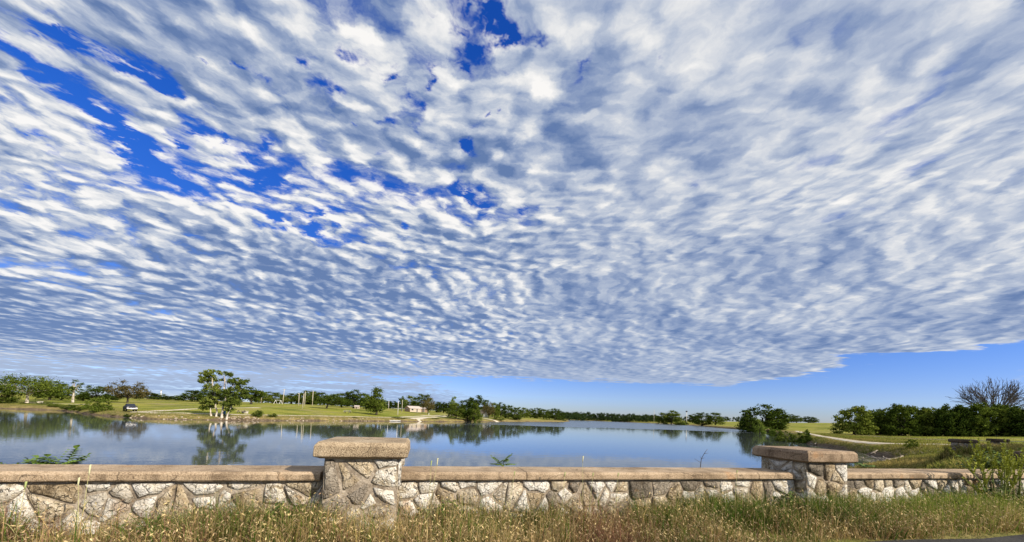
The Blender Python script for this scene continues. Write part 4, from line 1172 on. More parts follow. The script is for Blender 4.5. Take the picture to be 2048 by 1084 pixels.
pole(1309, 819, 640, 'thin mast on the skyline of the far shore', .35, 'pole_pale', 'cap', 'mast', 'mast')
pole(859, 826, 182, 'short white post beside the boat ramp road', .14, 'white_paint', 'cap', 'post', 'post')
pole(764, 811, 196, 'short white post right of the tall pointed tree', .18, 'white_paint', 'cap', 'post', 'post')
def tower():
    x, y, z = at(322, 430); h = top_height(322, 780, 430, z)
    t = thing('water_tower', 'slim white tower rising over the low tree line on the left', 'tower', (x, y, z))
    mb = MB(); mb.tube([(0, 0, 0), (0, 0, h - .8)], [.5, .5], 14); mb.obj('shaft', M['white_paint'], t, True)
    mb = MB(); mb.tube([(0, 0, h - .8), (0, 0, h - .4), (0, 0, h)], [.65, .6, .1], 14); mb.obj('cap', M['roof_dark'], t, True)
tower()

def house(name, label, px, d, rotz, L, W, wall_h, ridge, wall_m, gable_m, roof_m, openings, cat='building'):
    """openings: (side, position, bottom, width, height, kind); side 'f' = long front, 'g' = gable end"""
    x, y, z = at(px, d)
    t = thing(name, label, cat, (x, y, z), rotz)
    mb = MB(); mb.box(-L / 2, L / 2, -W / 2, W / 2, -.5, wall_h); mb.obj('wall', M[wall_m], t)
    for s in (-1, 1):
        mb = MB(); xe = s * (L / 2 + .004)
        mb.add([(xe, -W / 2, 0), (xe, W / 2, 0), (xe, W / 2, wall_h), (xe, 0, ridge), (xe, -W / 2, wall_h),
                (xe - s * .2, -W / 2, 0), (xe - s * .2, W / 2, 0), (xe - s * .2, W / 2, wall_h), (xe - s * .2, 0, ridge), (xe - s * .2, -W / 2, wall_h)],
               [(0, 1, 2, 3, 4), (9, 8, 7, 6, 5), (0, 5, 6, 1), (1, 6, 7, 2), (2, 7, 8, 3), (3, 8, 9, 4), (4, 9, 5, 0)])
        mb.obj('gable', M[gable_m], t)
    roof = None
    for s in (-1, 1):
        mb = MB(); e = .35; k = (ridge - wall_h) / (W / 2)
        q = [(s * (W / 2 + e), wall_h - k * e), (0, ridge), (0, ridge + .14), (s * (W / 2 + e), wall_h - k * e + .14)]
        mb.prism(q, -L / 2 - .3, L / 2 + .3); roof = mb.obj('roof_slope', M[roof_m], t)
    for (side, pos, bot, w, h, kd) in openings:
        mb = MB(); fr = MB()
        if side == 'f':
            fr.box(pos - w / 2 - .08, pos + w / 2 + .08, -W / 2 - .05, -W / 2 + .02, bot - .08, bot + h + .08)
            mb.box(pos - w / 2, pos + w / 2, -W / 2 - .07, -W / 2 - .03, bot, bot + h)
        else:
            fr.box(-L / 2 - .06, -L / 2 + .02, pos - w / 2 - .08, pos + w / 2 + .08, bot - .08, bot + h + .08)
            mb.box(-L / 2 - .08, -L / 2 - .04, pos - w / 2, pos + w / 2, bot, bot + h)
        f = fr.obj('window' if kd == 'w' else 'door', M['white_paint'], t)
        mb.obj('pane' if kd == 'w' else 'door_leaf', M['glass'] if kd == 'w' else M['roof_dark'], f)
    return t
house('park_building', 'pale park building with tan brick gable end beyond the boat ramp', 827, 228, R_(48), 8.0, 5.5, 2.1, 3.4, 'wall_cream', 'brick_tan', 'roof_pale',
      [('f', -2.2, .9, 1.4, .9, 'w'), ('f', 1.0, .0, 1.0, 2.0, 'd'), ('g', 0.0, .9, 1.2, .9, 'w')])
house('park_shelter', 'low pale annex right of the gabled park building', 848, 236, R_(10), 4.5, 4.0, 2.2, 3.0, 'brick_tan', 'brick_tan', 'roof_pale', [('f', 0, 0, 1.6, 1.9, 'd')])
house('white_house', 'small white house between the trees of the wooded point', 966, 238, R_(-20), 5.5, 4.5, 2.5, 4.2, 'white_paint', 'white_paint', 'roof_dark', [('f', -1.2, .9, .9, 1.0, 'w'), ('f', 1.0, 0, .9, 2.0, 'd')])
house('white_shed', 'small white shed under the dense dark round tree', 715, 214, R_(5), 2.2, 2.0, 1.2, 1.7, 'wall_cream', 'wall_cream', 'roof_pale', [('f', 0, 0, .8, 1.3, 'd')])

def picnic_table(px, d, label, rot, mat='pole_wood', s=1.0):
    x, y, z = at(px, d); t = thing('picnic_table', label, 'table', (x, y, z), rot, 'picnic tables on the left field'); t.scale = (s, s, s)
    mb = MB(); mb.box(-.95, .95, -.38, .38, .72, .78); mb.obj('table_top', M[mat], t)
    for k in (-1, 1):
        mb = MB(); mb.box(-.95, .95, k * .72 - .13, k * .72 + .13, .42, .47); mb.obj('bench', M[mat], t)
        mb = MB(); mb.tube([(k * .65, -.75, 0), (k * .65, -.12, .72)], [.06, .06], 6); mb.tube([(k * .65, .75, 0), (k * .65, .12, .72)], [.06, .06], 6); mb.tube([(k * .65, -.8, .40), (k * .65, .8, .40)], [.05, .05], 6)
        mb.obj('leg_frame', M['dark_metal'], t)
picnic_table(485, 103, 'wooden picnic table right of the white-trunked clump', .3, 'pole_wood', 1.1)
picnic_table(696, 150, 'white picnic table alone on the field below the dense round tree', .1, 'concrete_pale', 1.4)
def block(px, d, label):
    x, y, z = at(px, d); t = thing('concrete_block', label, 'block', (x, y, z), .2, 'concrete blocks on the left bank')
    mb = MB(); mb.box(-.7, .7, -.3, .3, -.1, .55); obj('base', bevelled(mb.mesh('base'), .05), M['concrete_pale'], t)
    mb = MB(); mb.box(-.78, .78, -.38, .38, .552, .68); obj('top_slab', bevelled(mb.mesh('top_slab'), .03), M['concrete_pale'], t)
block(492, 104, 'pale concrete block beside the wooden picnic table')
block(82, 139, 'pale concrete block right of the forked pale trunk')
def barrel():
    x, y, z = at(451, 96); t = thing('trash_barrel', 'blue trash barrel behind the white trunks', 'barrel', (x, y, z))
    mb = MB(); mb.tube([(0, 0, 0), (0, 0, .3), (0, 0, .6), (0, 0, .95)], [.29, .32, .32, .29], 16); mb.obj('drum', M['blue_plastic'], t, True)
    mb = MB(); mb.tube([(0, 0, .95), (0, 0, 1.0)], [.33, .33], 16); mb.obj('rim', M['dark_metal'], t)
barrel()
def swing_set():
    x, y, z = at(557, 238); t = thing('swing_set', 'white metal swing frame left of the pole with a crossarm', 'swing', (x, y, z), .25)
    for k in (-1.5, 1.5):
        mb = MB(); mb.tube([(k - .8, -.6, 0), (k, 0, 2.4)], [.11, .10], 8); mb.tube([(k + .8, .6, 0), (k, 0, 2.4)], [.11, .10], 8); mb.obj('leg_frame', M['white_paint'], t)
    mb = MB(); mb.tube([(-1.6, 0, 2.4), (1.6, 0, 2.4)], [.09, .09], 8); mb.obj('top_bar', M['white_paint'], t)
    for k in (-.7, .7):
        mb = MB(); mb.tube([(k - .2, 0, 2.35), (k - .2, 0, .5)], [.015, .015], 5); mb.tube([(k + .2, 0, 2.35), (k + .2, 0, .5)], [.015, .015], 5); mb.box(k - .25, k + .25, -.12, .12, .44, .5); mb.obj('swing_seat', M['dark_metal'], t)
swing_set()
def dock():
    d = 139.0; x = (790.5 - 1024) / 755 * d
    t = thing('floating_dock', 'white floating dock lying on the water beside the boat ramp', 'dock', (x, d, 0), 0.12)
    for k in range(11):
        mb = MB(); mb.box(-2.2 + k * .4, -1.815 + k * .4, -.8, .8, .34, .40); obj('plank', bevelled(mb.mesh('plank'), .008, 1), M['white_paint'], t)
    for k in (-1.7, 0, 1.7):
        mb = MB(); mb.box(k - .35, k + .35, -.7, .7, -.25, .30); mb.obj('float', M['dark_metal'], t)
    for s in (-1, 1):
        mb = MB(); mb.box(-2.2, 2.2, s * .8 - .05, s * .8 + .05, .14, .338); mb.obj('side_rail', M['white_paint'], t)
dock()
def jetty():
    p0 = at(751, 138); t = thing('fallen_trunk', 'dark fallen trunk sloping into the water left of the dock', 'log', (p0[0], p0[1], 0))
    mb = MB(); mb.tube([(-2.2, 1.0, 1.3), (-.6, .3, .7), (1.2, -1.2, .05), (1.9, -1.6, -.2)], [.16, .2, .22, .2], 8); mb.obj('trunk', M['bark_dark'], t, True)
    mb = MB(); mb.tube([(.2, -.3, .4), (.9, .2, .75), (1.3, .4, 1.0)], [.09, .06, .03], 6); mb.obj('branch', M['bark_dark'], t, True)
jetty()

# ---------------------------------------------------------------- shore stones, driftwood, bank grass
M['shore_stone'] = plain('shore_stone', (0.40, 0.33, 0.25), 0.9, 0.1, 0.3)
def lump(mb, c, r, rr):
    v = []; f = []
    for i in range(4):
        th = math.pi * (i + .5) / 4
        for k in range(7):
            a = 2 * math.pi * k / 7; q = r * rr.uniform(.75, 1.2)
            v.append((c[0] + math.sin(th) * math.cos(a) * q * 1.2, c[1] + math.sin(th) * math.sin(a) * q, c[2] + math.cos(th) * q * .7))
    for i in range(3):
        for k in range(7): f.append((i * 7 + k, i * 7 + (k + 1) % 7, i * 7 + 7 + (k + 1) % 7, i * 7 + 7 + k))
    f.append(tuple(range(6, -1, -1))); f.append(tuple(range(21, 28))); mb.add(v, f)
def riprap():
    rr = random.Random(9); r = np.random.default_rng(9); mb = MB()
    px = np.concatenate([r.uniform(440, 520, 4000), r.uniform(415, 760, 4000), r.uniform(250, 420, 3000)]); d = r.uniform(78, 140, len(px))
    x = (px - 1024) / 755 * d; s = lake_dist(x, d); k = np.flatnonzero((s > -0.3) & (s < 1.5)); k = r.choice(k, min(150, len(k)), replace=False)
    z = np.maximum(height(x[k], d[k]), 0)
    for xx, yy, zz in zip(x[k], d[k], z): lump(mb, (xx, yy, zz + .02), rr.uniform(.08, .24), rr)
    o = mb.obj('riprap_stones', M['shore_stone']); kind(o, 'stuff'); tag(o, 'pale broken stones along the left waterline', 'stones')
riprap()
def spot(px, y, z):
    d = (CAM_Z - z) * 755.0 / (y - horizon(px)); return ((px - 1024) / 755.0 * d, d, z)
def log(label, pts, radii, twigs=()):
    p0 = Vector(spot(*pts[0])); t = thing('driftwood_log', label, 'log', p0, 0, 'driftwood on the right bank')
    mb = MB(); mb.tube([Vector(spot(*q)) - p0 for q in pts], radii, 7); mb.obj('trunk', M['driftwood'], t, True)
    for tw in twigs:
        mb = MB(); mb.tube([Vector(spot(*q)) - p0 for q in tw], [.06, .045, .02][:len(tw)], 6); mb.obj('branch', M['driftwood'], t, True)
log('pale driftwood log with upturned fork lying at the right waterline', [(1769, 916, .35), (1780, 919, .2), (1795, 917, .3), (1806, 912, .55)], [.07, .12, .14, .11], [[(1800, 915, .4), (1802, 909, .8), (1800, 906, 1.0)], [(1772, 918, .2), (1769, 924, .05)], [(1769, 916, .35), (1767, 912, .55)]])
log('straight pale branch sticking up the muddy bank left of the forked log', [(1742, 907, .55), (1750, 903, .8), (1757, 900, 1.0)], [.06, .06, .03], [[(1746, 905, .65), (1752, 906, .6)]])
log('thin pale branch trailing into the water below the straight branch', [(1744, 912, .3), (1752, 916, .15), (1758, 919, 0.0)], [.07, .06, .03])
log('pale broken branch among the debris right of the forked log', [(1846, 925, .3), (1856, 923, .4), (1868, 918, .6)], [.04, .06, .04], [[(1856, 923, .4), (1862, 924, .35)]])
log('dark thin branch low in the debris on the right bank', [(1820, 918, .5), (1836, 919, .45), (1852, 915, .7)], [.04, .05, .03])
log('bent pale root on the bank beside the dark forked bush', [(1622, 886, .3), (1630, 889, .15), (1636, 884, .5), (1634, 878, .9)], [.10, .12, .1, .05])
def debris():
    rr = random.Random(12); mb = MB()
    for k in range(150):
        px, y = rr.uniform(1725, 1930), rr.uniform(905, 935); q = Vector(spot(px, y, 0.3)); q.z = max(gz(q.x, q.y), 0.02) + .05
        a = rr.uniform(0, 6.28); l = rr.uniform(.2, .9)
        mb.tube([q, q + Vector((math.cos(a) * l, math.sin(a) * l, rr.uniform(0, .25)))], [rr.uniform(.015, .04), .01], 4)
    o = mb.obj('driftwood_debris', M['driftwood']); kind(o, 'stuff'); tag(o, 'scattered sticks and debris on the muddy right bank', 'debris')
debris()

def blades(name, x, y, z, h, w, la, lean, c0, c1, mat):
    n = len(x); la = np.asarray(la)
    dx, dy = np.cos(la), np.sin(la)
    fa = np.random.default_rng(n).uniform(0, 6.28, n); sx, sy = np.cos(fa), np.sin(fa)
    V = np.zeros((n, 5, 3), np.float32)
    for k, (f, ww, ln) in enumerate(((0, -1, 0), (0, 1, 0), (.55, -.75, .32), (.55, .75, .32), (1, 0, 1))):
        zz = h * f * (1 - 0.35 * lean * f)
        V[:, k, 0] = x + sx * w * .5 * ww + dx * lean * h * ln; V[:, k, 1] = y + sy * w * .5 * ww + dy * lean * h * ln; V[:, k, 2] = z + zz
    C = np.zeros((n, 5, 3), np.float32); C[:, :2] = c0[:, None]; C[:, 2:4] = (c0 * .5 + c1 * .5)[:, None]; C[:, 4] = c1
    b = np.arange(n)[:, None, None] * 5
    F = (np.array([[0, 1, 3], [0, 3, 2], [2, 3, 4]])[None] + b).reshape(-1, 3)
    return fast_mesh(name, V.reshape(-1, 3), F, colors=C.reshape(-1, 3)), V[:, 4]
def bank_grass():
    r = np.random.default_rng(4)
    X, Y = [], []
    # right bank, then left shore
    d = np.concatenate([r.uniform(24, 110, 120000), r.uniform(9, 24, 30000)]); px = r.uniform(1560, 2070, len(d)); X.append((px - 1024) / 755 * d); Y.append(d)
    d = r.uniform(78, 150, 90000); px = r.uniform(-20, 900, len(d)); X.append((px - 1024) / 755 * d); Y.append(d)
    x, y = np.concatenate(X), np.concatenate(Y)
    s = lake_dist(x, y); n = x * NX + (y - WALL_Y) * NY
    right = x > 0
    keep = (s > 0.35) & (n > 3) & np.where(right, s < r.exponential(9.0, len(x)) + 1.5, s < r.exponential(4.0, len(x)) + 0.6)
    # keep the tracks open
    for (pts, half_w) in ((RIGHT_PATH, 1.3), (SIDE_ROAD, 2.6)):
        for (ax, ay), (bx, by) in zip(pts, pts[1:]):
            ex, ey = bx - ax, by - ay; t = np.clip(((x - ax) * ex + (y - ay) * ey) / (ex * ex + ey * ey), 0, 1)
            keep &= np.hypot(x - ax - t * ex, y - ay - t * ey) > half_w
    x, y, right, s = x[keep], y[keep], right[keep], s[keep]; m = len(x)
    z = height(x, y) - 0.03
    h = r.uniform(.18, .5, m) * np.where(right, 1.0, 0.8); w = r.uniform(.03, .08, m)
    g = np.clip(0.5 + wob(x, y, 0.25, 21) * 0.9 + r.normal(0, .22, m), 0, 1)[:, None]
    c0 = np.array([.15, .12, .04]) * (1 - g) + np.array([.075, .105, .018]) * g
    c1 = np.array([.46, .36, .12]) * (1 - g) + np.array([.23, .27, .045]) * g
    me, _ = blades('bank_grass', x, y, z, h, w, r.uniform(0, 6.28, m), r.uniform(.1, .7, m), c0, c1, None)
    o = obj('bank_grass', me, M['blade']); kind(o, 'stuff'); tag(o, 'tall green and straw-coloured grass along the lake banks', 'grass')
bank_grass()

# ---------------------------------------------------------------- plants at the parapet
def leafy(mb, base, d, L, W, droop=0.3, up=Vector((0, 0, 1))):
    """one lance-shaped leaf, folded along its rib"""
    base = Vector(base); d = Vector(d).normalized(); side = d.cross(up)
    if side.length < .05: side = d.cross(Vector((1, 0, 0)))
    side.normalize(); nrm = side.cross(d)
    v = []
    for f, w in ((0, .05), (.3, .85), (.62, .9), (1, 0)):
        c = base + d * L * f - Vector((0, 0, 1)) * droop * L * f * f
        v += [c - side * W * .5 * w + nrm * W * .12 * w, c, c + side * W * .5 * w + nrm * W * .12 * w]
    fs = []
    for k in range(3):
        a = k * 3; fs += [(a, a + 1, a + 4, a + 3), (a + 1, a + 2, a + 5, a + 4)]
    mb.add(v, fs)
M['weed_leaf'] = plain('weed_leaf', (0.085, 0.13, 0.022), 0.6, 0.25, 0.45, 9.0)
M['weed_spike'] = plain('weed_spike', (0.36, 0.39, 0.06), 0.8, 0.1, 0.35, 30.0)
M['weed_stem'] = plain('weed_stem', (0.20, 0.22, 0.06), 0.7, 0.2, 0.3, 10.0)
M['shrub_leaf'] = plain('shrub_leaf', (0.12, 0.19, 0.03), 0.55, 0.3, 0.45, 5.0)
M['straw'] = plain('straw', (0.40, 0.38, 0.17), 0.8, 0.1, 0.25, 15.0)
M['seed_white'] = plain('seed_white', (0.58, 0.56, 0.34), 0.8, 0.1, 0.1, 30.0)
M['seed_green'] = plain('seed_green', (0.36, 0.42, 0.16), 0.8, 0.1, 0.2, 30.0)
def tall_weed(s, n, label, seed, stems):
    """stems: (lean along wall, lean across, height)"""
    rr = random.Random(seed); p = Vector(wall_pt(s, n, GROUND_Z))
    t = thing('tall_weed', label, 'weed', p, TH, 'tall weeds at the parapet')
    for (ax, ay, h) in stems:
        b = Vector((rr.uniform(-.12, .12), rr.uniform(-.08, .08), 0)); e = b + Vector((ax, ay, h)); m_ = b + Vector((ax * .35, ay * .35, h * .52))
        st = MB(); st.tube([b, m_, e], [.009, .007, .003], 6); so = st.obj('stem', M['weed_stem'], t, True)
        lf = MB()
        for k in range(rr.randint(20, 26)):
            f = rr.uniform(.02, .46); c = b.lerp(m_, f / .52) if f < .52 else m_.lerp(e, (f - .52) / .48)
            a = rr.uniform(0, 6.28); q = 1 - f * .75
            leafy(lf, c, (math.cos(a), math.sin(a), rr.uniform(.1, .7)), rr.uniform(.12, .24) * q, rr.uniform(.028, .05) * q, rr.uniform(.2, .7))
        lf.obj('leaves', M['weed_leaf'], so)
        sp = MB()
        branches = [(m_.lerp(e, .15), e)] + [(m_.lerp(e, rr.uniform(0, .6)), None) for _ in range(rr.randint(3, 5))]
        for (u0, u1) in branches:
            if u1 is None:
                a = rr.uniform(0, 6.28); u1 = u0 + Vector((math.cos(a) * .07, math.sin(a) * .06, rr.uniform(.10, .22)))
                sp.tube([u0, u1], [.003, .002], 4, False)
            L = (u1 - u0).length
            for k in range(int(L * 330)):
                c = u0.lerp(u1, rr.random()); a = rr.uniform(0, 6.28)
                leafy(sp, c, (math.cos(a), math.sin(a), rr.uniform(.3, 1.4)), rr.uniform(.018, .036), rr.uniform(.009, .018), 0)
        sp.obj('flower_spikes', M['weed_spike'], so)
    return t
tall_weed(7.15, -.30, 'tallest weed with many upright green flower spikes before the right wall', 1,
          [(-.18, .1, 1.02), (-.05, .05, 1.06), (.04, 0, 1.08), (.12, .1, 1.04), (.2, 0, .92), (-.1, -.1, .86), (.02, -.12, .78), (.3, .05, .8), (-.22, -.05, .7), (.16, -.1, .66)])
tall_weed(7.62, -.22, 'bushy weed with green spikes right of the tallest weed', 2, [(.05, .1, 1.0), (.16, 0, .96), (-.04, -.05, .88), (.28, .1, .8), (-.14, .06, .76), (.1, -.12, .62)])
tall_weed(6.95, -.40, 'single weed stem leaning far left over the coping', 3, [(-.52, .22, .93), (-.34, .1, .52)])
tall_weed(8.25, -.3, 'leafy weed at the right edge in front of the dark pier', 4, [(.1, .1, .95), (.3, 0, .85), (-.1, 0, .8), (.2, -.1, .7), (-.25, .05, .72), (.0, -.12, .6), (-.3, -.1, .5)])
def leaf_bush(name, loc, label, seed, H, W, n, L, mat='shrub_leaf', cat='shrub'):
    rr = random.Random(seed); t = thing(name, label, cat, loc)
    st = MB(); lf = MB()
    for k in range(n):
        a = rr.uniform(0, 6.28); q = math.sqrt(rr.random()); e = Vector((math.cos(a) * W * q * .5, math.sin(a) * W * q * .5, H * rr.uniform(.45, 1) * (1 - .35 * q)))
        m_ = e * .5 + Vector((rr.uniform(-.1, .1), rr.uniform(-.1, .1), .1)) * H
        st.tube([(0, 0, -.1), m_, e], [.012, .008, .003], 5, False)
        for j in range(10):
            c = m_.lerp(e, rr.uniform(-.3, 1)); b = rr.uniform(0, 6.28)
            leafy(lf, c, (math.cos(b), math.sin(b), rr.uniform(-.1, .7)), L * rr.uniform(.6, 1.2), L * rr.uniform(.35, .55), rr.uniform(.1, .5))
    st.obj('stems', M['weed_stem'], t, True); lf.obj('leaves', M[mat], t)
    return t
bx, by = wall_pt(11.6, 2.2, 0)[:2]
leaf_bush('leafy_shrub', (11.7, 9.0, gz(11.7, 9.0)), 'bright leafy shrub rising behind the wall at the far right', 21, 3.42 - gz(11.7, 9.0), 1.5, 95, .13)
leaf_bush('leafy_shrub', (12.7, 9.4, gz(12.7, 9.4)), 'bright leafy shrub at the right edge above the dark pier cap', 22, 3.35 - gz(12.7, 9.4), 1.3, 70, .13)
for i, (s, n, h, w, lab) in enumerate((
    (-2.12, -.16, .42, .4, 'leafy weed against the wall just left of the left pier'),
    (-3.0, -.3, .30, .4, 'low leafy weed in the grass before the left wall'),
    (-.62, -.15, .36, .3, 'leafy weed against the wall just right of the left pier'),
    (3.55, -.2, .40, .45, 'leafy weed in the greener grass just left of the right pier'),
    (4.62, -.32, .36, .45, 'leafy weed before the foot of the right pier'),
    (5.35, -.25, .34, .5, 'low leafy weed before the wall right of the right pier'),
    (6.2, -.3, .38, .55, 'leafy weed left of the leaning weed stem'))):
    leaf_bush('leafy_weed', wall_pt(s, n, GROUND_Z), lab, 60 + i, h, w, 22, .065, 'weed_leaf', 'weed')
def seedling(px, ytop, n, label, seed, fronds, cat='seedling'):
    """pinnate-leaved seedling growing on the bank just behind the wall; only its top clears the coping"""
    rr = random.Random(seed)
    y = 5.2; x = (px - 1024) / 755 * y
    for _ in range(3): y = WALL_Y + n / TX + x * TY / TX; x = (px - 1024) / 755 * y
    top = CAM_Z + (horizon(px) - ytop) * y / 755.0; z0 = gz(x, y); H = top - z0
    t = thing('seedling', label, cat, (x, y, z0), 0, 'plants growing up behind the wall')
    st = MB(); st.tube([(0, 0, -.1), (0.01, 0, H * .75)], [.008, .005], 6); st.obj('stem', M['weed_stem'], t, True)
    for (ax, ay, L, e) in fronds:
        b = Vector((0, 0, H * rr.uniform(.66, .76))); d = Vector((ax, ay, e)).normalized(); fr = MB()
        side = d.cross(Vector((0, 0, 1))).normalized()
        N = 7
        for k in range(1, N + 1):
            f = k / N; c = b + d * L * f - Vector((0, 0, .25 * L * f * f))
            for sgn in ((-1, 1) if k < N else (0,)):
                leafy(fr, c, d * .5 + side * sgn + Vector((0, 0, .1)), L * .42 * (1.15 - f * .5), L * .24, .35)
        fr.tube([b, b + d * L * .5 - Vector((0, 0, .06 * L)), b + d * L - Vector((0, 0, .25 * L))], [.003, .002, .001], 4, False)
        fr.obj('frond', M['shrub_leaf'], t)
seedling(1010, 903, 1.3, 'small seedling with paired leaves showing over the middle coping', 1, [(-.9, 0, .24, 1.1), (.6, -.2, .22, .9), (.2, -.5, .2, .4), (-.4, -.5, .18, .3), (.8, .1, .18, .25), (-.7, .2, .17, .2)])
seedling(1091, 928, 1.3, 'tiny leaf tip just clearing the middle coping', 2, [(-.8, 0, .10, .4), (.8, 0, .10, .45)])
seedling(116, 911, 1.2, 'low leafy seedling, left of the pair behind the left wall', 3, [(-.9, 0, .3, .6), (.9, 0, .3, .5), (-.3, -.5, .25, .7), (.3, -.4, .25, .8), (-.6, .3, .25, .3)])
seedling(142, 900, 1.2, 'leafy seedling with upright tip behind the left wall', 4, [(.5, 0, .3, 1.3), (-.9, -.2, .3, .7), (.9, -.1, .25, .6), (-.4, -.4, .25, .35), (.2, .4, .25, .5)])
seedling(30, 912, 1.2, 'small leaf tuft showing over the coping near the left edge', 5, [(-.8, 0, .14, .5), (.7, 0, .14, .7), (.1, -.4, .12, .6)])
seedling(1722, 917, 1.6, 'leafy plant just right of the right pier cap, over the coping', 6, [(.9, 0, .25, .3), (-.6, -.3, .25, .4), (.4, -.5, .22, .3), (.8, .4, .22, .5)])
def dead_twig():
    y = 5.4; x = (1404 - 1024) / 755 * y
    t = thing('dead_twig', 'thin bare forked twig sticking up behind the coping left of the right pier', 'twig', (x, y, gz(x, y)))
    def q(px, yy): return Vector(((px - 1024) / 755 * y - x, 0, CAM_Z + (horizon(px) - yy) * y / 755 - gz(x, y)))
    mb = MB(); mb.tube([(0, 0, -.1), q(1403, 935), q(1405, 917), q(1411, 906), q(1417, 898)], [.008, .006, .005, .004, .002], 5); s = mb.obj('stem', M['bark_bare'], t, True)
    for a, b in (((1405, 917), (1413, 915)), ((1411, 907), (1419, 906)), ((1404, 925), (1391, 917)), ((1405, 917), (1402, 912))):
        mb = MB(); mb.tube([q(*a), q(*b)], [.003, .0015], 4); mb.obj('side_twig', M['bark_bare'], t, True)
dead_twig()
def stalk(px, ytop, n, label, head, seed):
    rr = random.Random(seed)
    x = 0; y = 4
    for _ in range(4): y = WALL_Y + n / TX + x * TY / TX; x = (px - 1024) / 755 * y
    top = CAM_Z + (horizon(px) - ytop) * y / 755.0; H = top - GROUND_Z
    t = thing('grass_stalk', label, 'grass stalk', (x, y, GROUND_Z), 0, 'single tall stalks before the wall')
    b = Vector((rr.uniform(-.08, .02), 0, 0)); e = Vector((0, 0, H - head * .5))
    mb = MB(); mb.tube([b, b.lerp(e, .5) + Vector((rr.uniform(-.015, .015), 0, 0)), e], [.0022, .0018, .0013], 5); mb.obj('stem', M['straw'], t, True)
    mb = MB(); mb.tube([e - Vector((0, 0, head * .6)), e - Vector((0, 0, head * .2)), e + Vector((.003, 0, head * .45)), e + Vector((.008, 0, head * .55))], [.002, .0050, .0062, .0015], 7)
    mb.obj('seed_head', M['seed_white'] if head > .05 else M['seed_green'], t, True)
    for k in range(2):
        mb = MB(); f = rr.uniform(.2, .55); c = b.lerp(e, f); a = rr.uniform(0, 6.28)
        leafy(mb, c, (math.cos(a) * .5, math.sin(a) * .3, 1), .16, .008, .3); mb.obj('blade', M['straw'], t)
stalk(192, 929, -.45, 'tall pale stalk with a closed white bud, crossing the left coping', .075, 1)
stalk(172, 954, -.45, 'shorter green stalk left of the stalk with the white bud', .06, 2)
stalk(68, 962, -.5, 'pale stalk low against the stones near the left edge', .05, 3)
stalk(880, 916, -.35, 'tall pale stalk right of the left pier, tip over the water', .07, 4)
stalk(868, 921, -.35, 'thin green stalk just left of the tall pale stalk by the left pier', .05, 5)
stalk(1169, 912, -.35, 'thin stalk with a white tip standing over the middle coping', .06, 6)
stalk(1034, 942, -.4, 'thin dry stalk crossing the coping below the middle seedling', .04, 7)
stalk(1134, 944, -.4, 'thin dry stalk crossing the coping left of the white-tipped stalk', .04, 8)
stalk(1190, 945, -.4, 'thin dry stalk crossing the coping right of the white-tipped stalk', .04, 9)
stalk(1240, 945, -.4, 'short dry stalk against the middle coping, right of its neighbours', .04, 10)
stalk(1476, 940, -.4, 'thin stalk crossing the coping just left of the right pier', .035, 11)

# roadside tree out of the frame to the right: its shade falls on the end of the parapet
def shade_trees():
    for i, (x, y, h, w, lab) in enumerate(((20.0, 0.9, 7.0, 7.5, 'leafy roadside tree right of the view, shading the end of the wall'), (31.0, 11.5, 9.0, 11.0, 'leafy roadside tree beyond the view, shading the left end of the low parapet'), (39.5, 17.0, 9.0, 12.0, 'leafy roadside tree beyond the view, shading the right end of the low parapet'))):
        p = PROTO['oak_a']; o = copy_tree(p); o.name = 'tree'; o.location = (x, y, GROUND_Z); o.rotation_euler = (0, 0, i); o.scale = (w / p['W'], w / p['W'], h / p['H'])
        tag(o, lab, 'tree', 'roadside trees outside the view')
shade_trees()

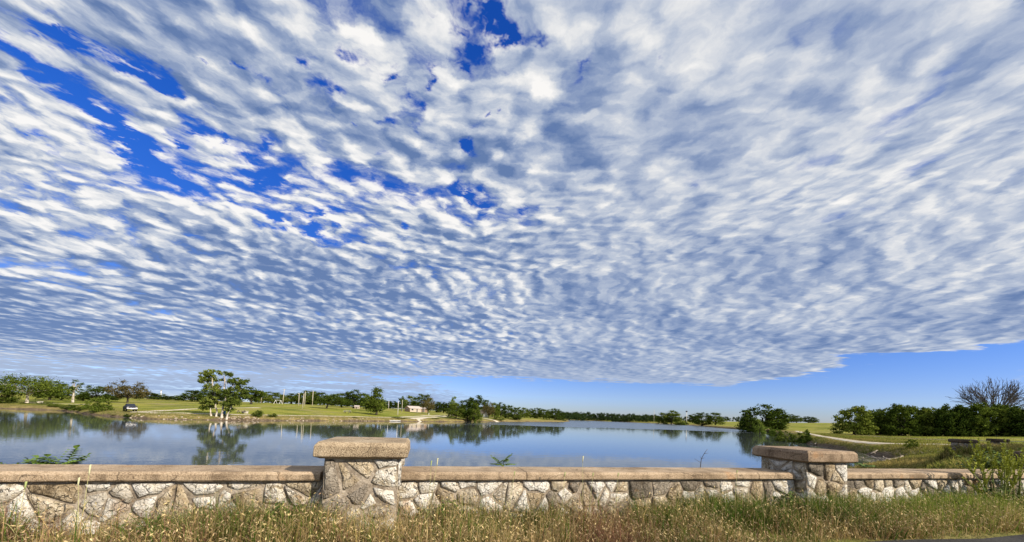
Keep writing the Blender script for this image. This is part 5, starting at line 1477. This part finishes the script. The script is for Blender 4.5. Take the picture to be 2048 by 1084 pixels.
# ---------------------------------------------------------------- verge grass in front of the wall
def verge_grass():
    r = np.random.default_rng(8); N = 125000
    # tufts: a dozen blades fan out of each root
    K = N // 11; ts = r.uniform(-5.6, 9.4, K); tn = -1.06 * r.uniform(0, 1, K) ** 0.85 + 0.02; th = np.clip(r.lognormal(-.06, .38, K), .35, 2.1)
    ti = r.integers(0, K, N); fan = r.uniform(0, 6.283, N); fr = np.abs(r.normal(0, .028, N))
    s = ts[ti] + np.cos(fan) * fr; n = np.minimum(tn[ti] + np.sin(fan) * fr, .03); tuft_h = th[ti]
    keep = np.ones(N, bool)
    for ps in PIER_S: keep &= ~((np.abs(s - ps) < .36) & (n > -.13))
    keep &= (n > -1.0 + 0.06 * np.sin(s * 2.3)) | (r.random(N) < 0.3)
    patch = wob(s * 1.0, n * 1.4, 3.2, 51)
    keep &= r.random(N) < np.clip(0.70 + patch * 1.1, 0.10, 1)
    s, n, patch, tuft_h, fan = s[keep], n[keep], patch[keep], tuft_h[keep], fan[keep]; N = len(s)
    ks = [-6, -3.3, -2.6, -2.0, -1.2, -.5, .3, .6, 1.1, 1.5, 2.3, 3.5, 5, 6, 9.5]
    green = np.interp(s, ks, [.20, .22, .50, .42, .22, .34, .38, .14, .14, .42, .64, .70, .72, .82, .86])
    red = np.interp(s, ks, [.38, .48, .34, .26, .16, .12, .14, .62, .62, .18, .08, .08, .05, .02, .02])
    front = np.clip((-n - .45) / .5, 0, 1)
    green = np.clip(green * (1 - .65 * front) + wob(s, n, 4.5, 52) * .25, 0.02, .97); red = np.clip(red + wob(s, n, 5.5, 53) * .35, 0, .8)
    u = r.random(N); isg = u < green; isr = (~isg) & (r.random(N) < red)
    hgt = np.interp(s, ks, [.34, .35, .36, .36, .33, .31, .31, .34, .34, .32, .36, .37, .35, .36, .44])
    h = hgt * (1 - .45 * front) * r.uniform(.45, 1.22, N) * (1 + .55 * wob(s, n, 3.4, 54) + .35 * wob(s, n, 9.0, 55)) * tuft_h
    h = np.minimum(h, .40 + .06 * r.random(N)) 
    h = np.where(isg, h * 1.0, h * r.uniform(.75, 1.12, N))
    base_g = np.stack([r.uniform(.045, .10, N), r.uniform(.085, .15, N), r.uniform(.012, .028, N)], 1)
    yel = np.interp(s, [4, 5.2, 9], [.1, .9, 1.0])[:, None] * r.uniform(0, 1, N)[:, None]
    base_g = base_g * (1 - yel) + np.array([.27, .32, .055]) * yel
    tone = r.uniform(.34, .82, N); base_d = np.stack([tone, tone * r.uniform(.70, .80, N), tone * r.uniform(.28, .42, N)], 1)
    tone = r.uniform(.16, .40, N); base_r = np.stack([tone, tone * r.uniform(.48, .62, N), tone * r.uniform(.28, .42, N)], 1)
    c1 = np.where(isg[:, None], base_g * r.uniform(.8, 1.9, N)[:, None], np.where(isr[:, None], base_r, base_d))
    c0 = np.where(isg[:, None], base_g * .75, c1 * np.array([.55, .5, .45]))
    x = s * TX + n * NX; y = WALL_Y + s * TY + n * NY; z = np.full(N, GROUND_Z - .01)
    w = np.where(isg, r.uniform(.0035, .008, N), r.uniform(.0022, .005, N))
    la = fan + TH + r.normal(0, .5, N); lean = np.clip(r.normal(.55, .36, N), 0, 1.3)
    out = {}
    tips = None
    for nm, msk, lab in (('green_grass', isg, 'fresh green grass blades along the foot of the parapet'), ('red_grass', isr, 'reddish-brown withered grass patches along the foot of the parapet'), ('dry_grass', ~isg & ~isr, 'straw-coloured dry grass filling the verge before the parapet')):
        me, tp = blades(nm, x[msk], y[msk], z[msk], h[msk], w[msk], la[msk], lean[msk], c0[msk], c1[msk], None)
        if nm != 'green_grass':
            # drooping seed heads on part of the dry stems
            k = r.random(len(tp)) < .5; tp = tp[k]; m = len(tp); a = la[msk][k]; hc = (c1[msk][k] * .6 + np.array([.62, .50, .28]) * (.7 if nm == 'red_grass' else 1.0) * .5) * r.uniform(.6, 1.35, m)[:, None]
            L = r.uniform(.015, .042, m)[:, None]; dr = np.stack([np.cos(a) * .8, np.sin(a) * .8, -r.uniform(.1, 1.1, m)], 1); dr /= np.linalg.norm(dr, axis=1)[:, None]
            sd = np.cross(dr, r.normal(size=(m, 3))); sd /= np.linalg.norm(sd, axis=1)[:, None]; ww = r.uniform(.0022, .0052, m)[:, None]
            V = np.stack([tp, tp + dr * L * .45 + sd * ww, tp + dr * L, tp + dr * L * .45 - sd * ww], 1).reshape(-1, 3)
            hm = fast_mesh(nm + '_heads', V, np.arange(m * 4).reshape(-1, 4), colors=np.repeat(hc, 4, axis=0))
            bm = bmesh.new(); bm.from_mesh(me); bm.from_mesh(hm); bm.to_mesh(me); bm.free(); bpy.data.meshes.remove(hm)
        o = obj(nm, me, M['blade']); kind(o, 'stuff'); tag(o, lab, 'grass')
verge_grass()
for p in list(COL.objects):
    for key in ('H', 'W'):
        if key in p: del p[key]
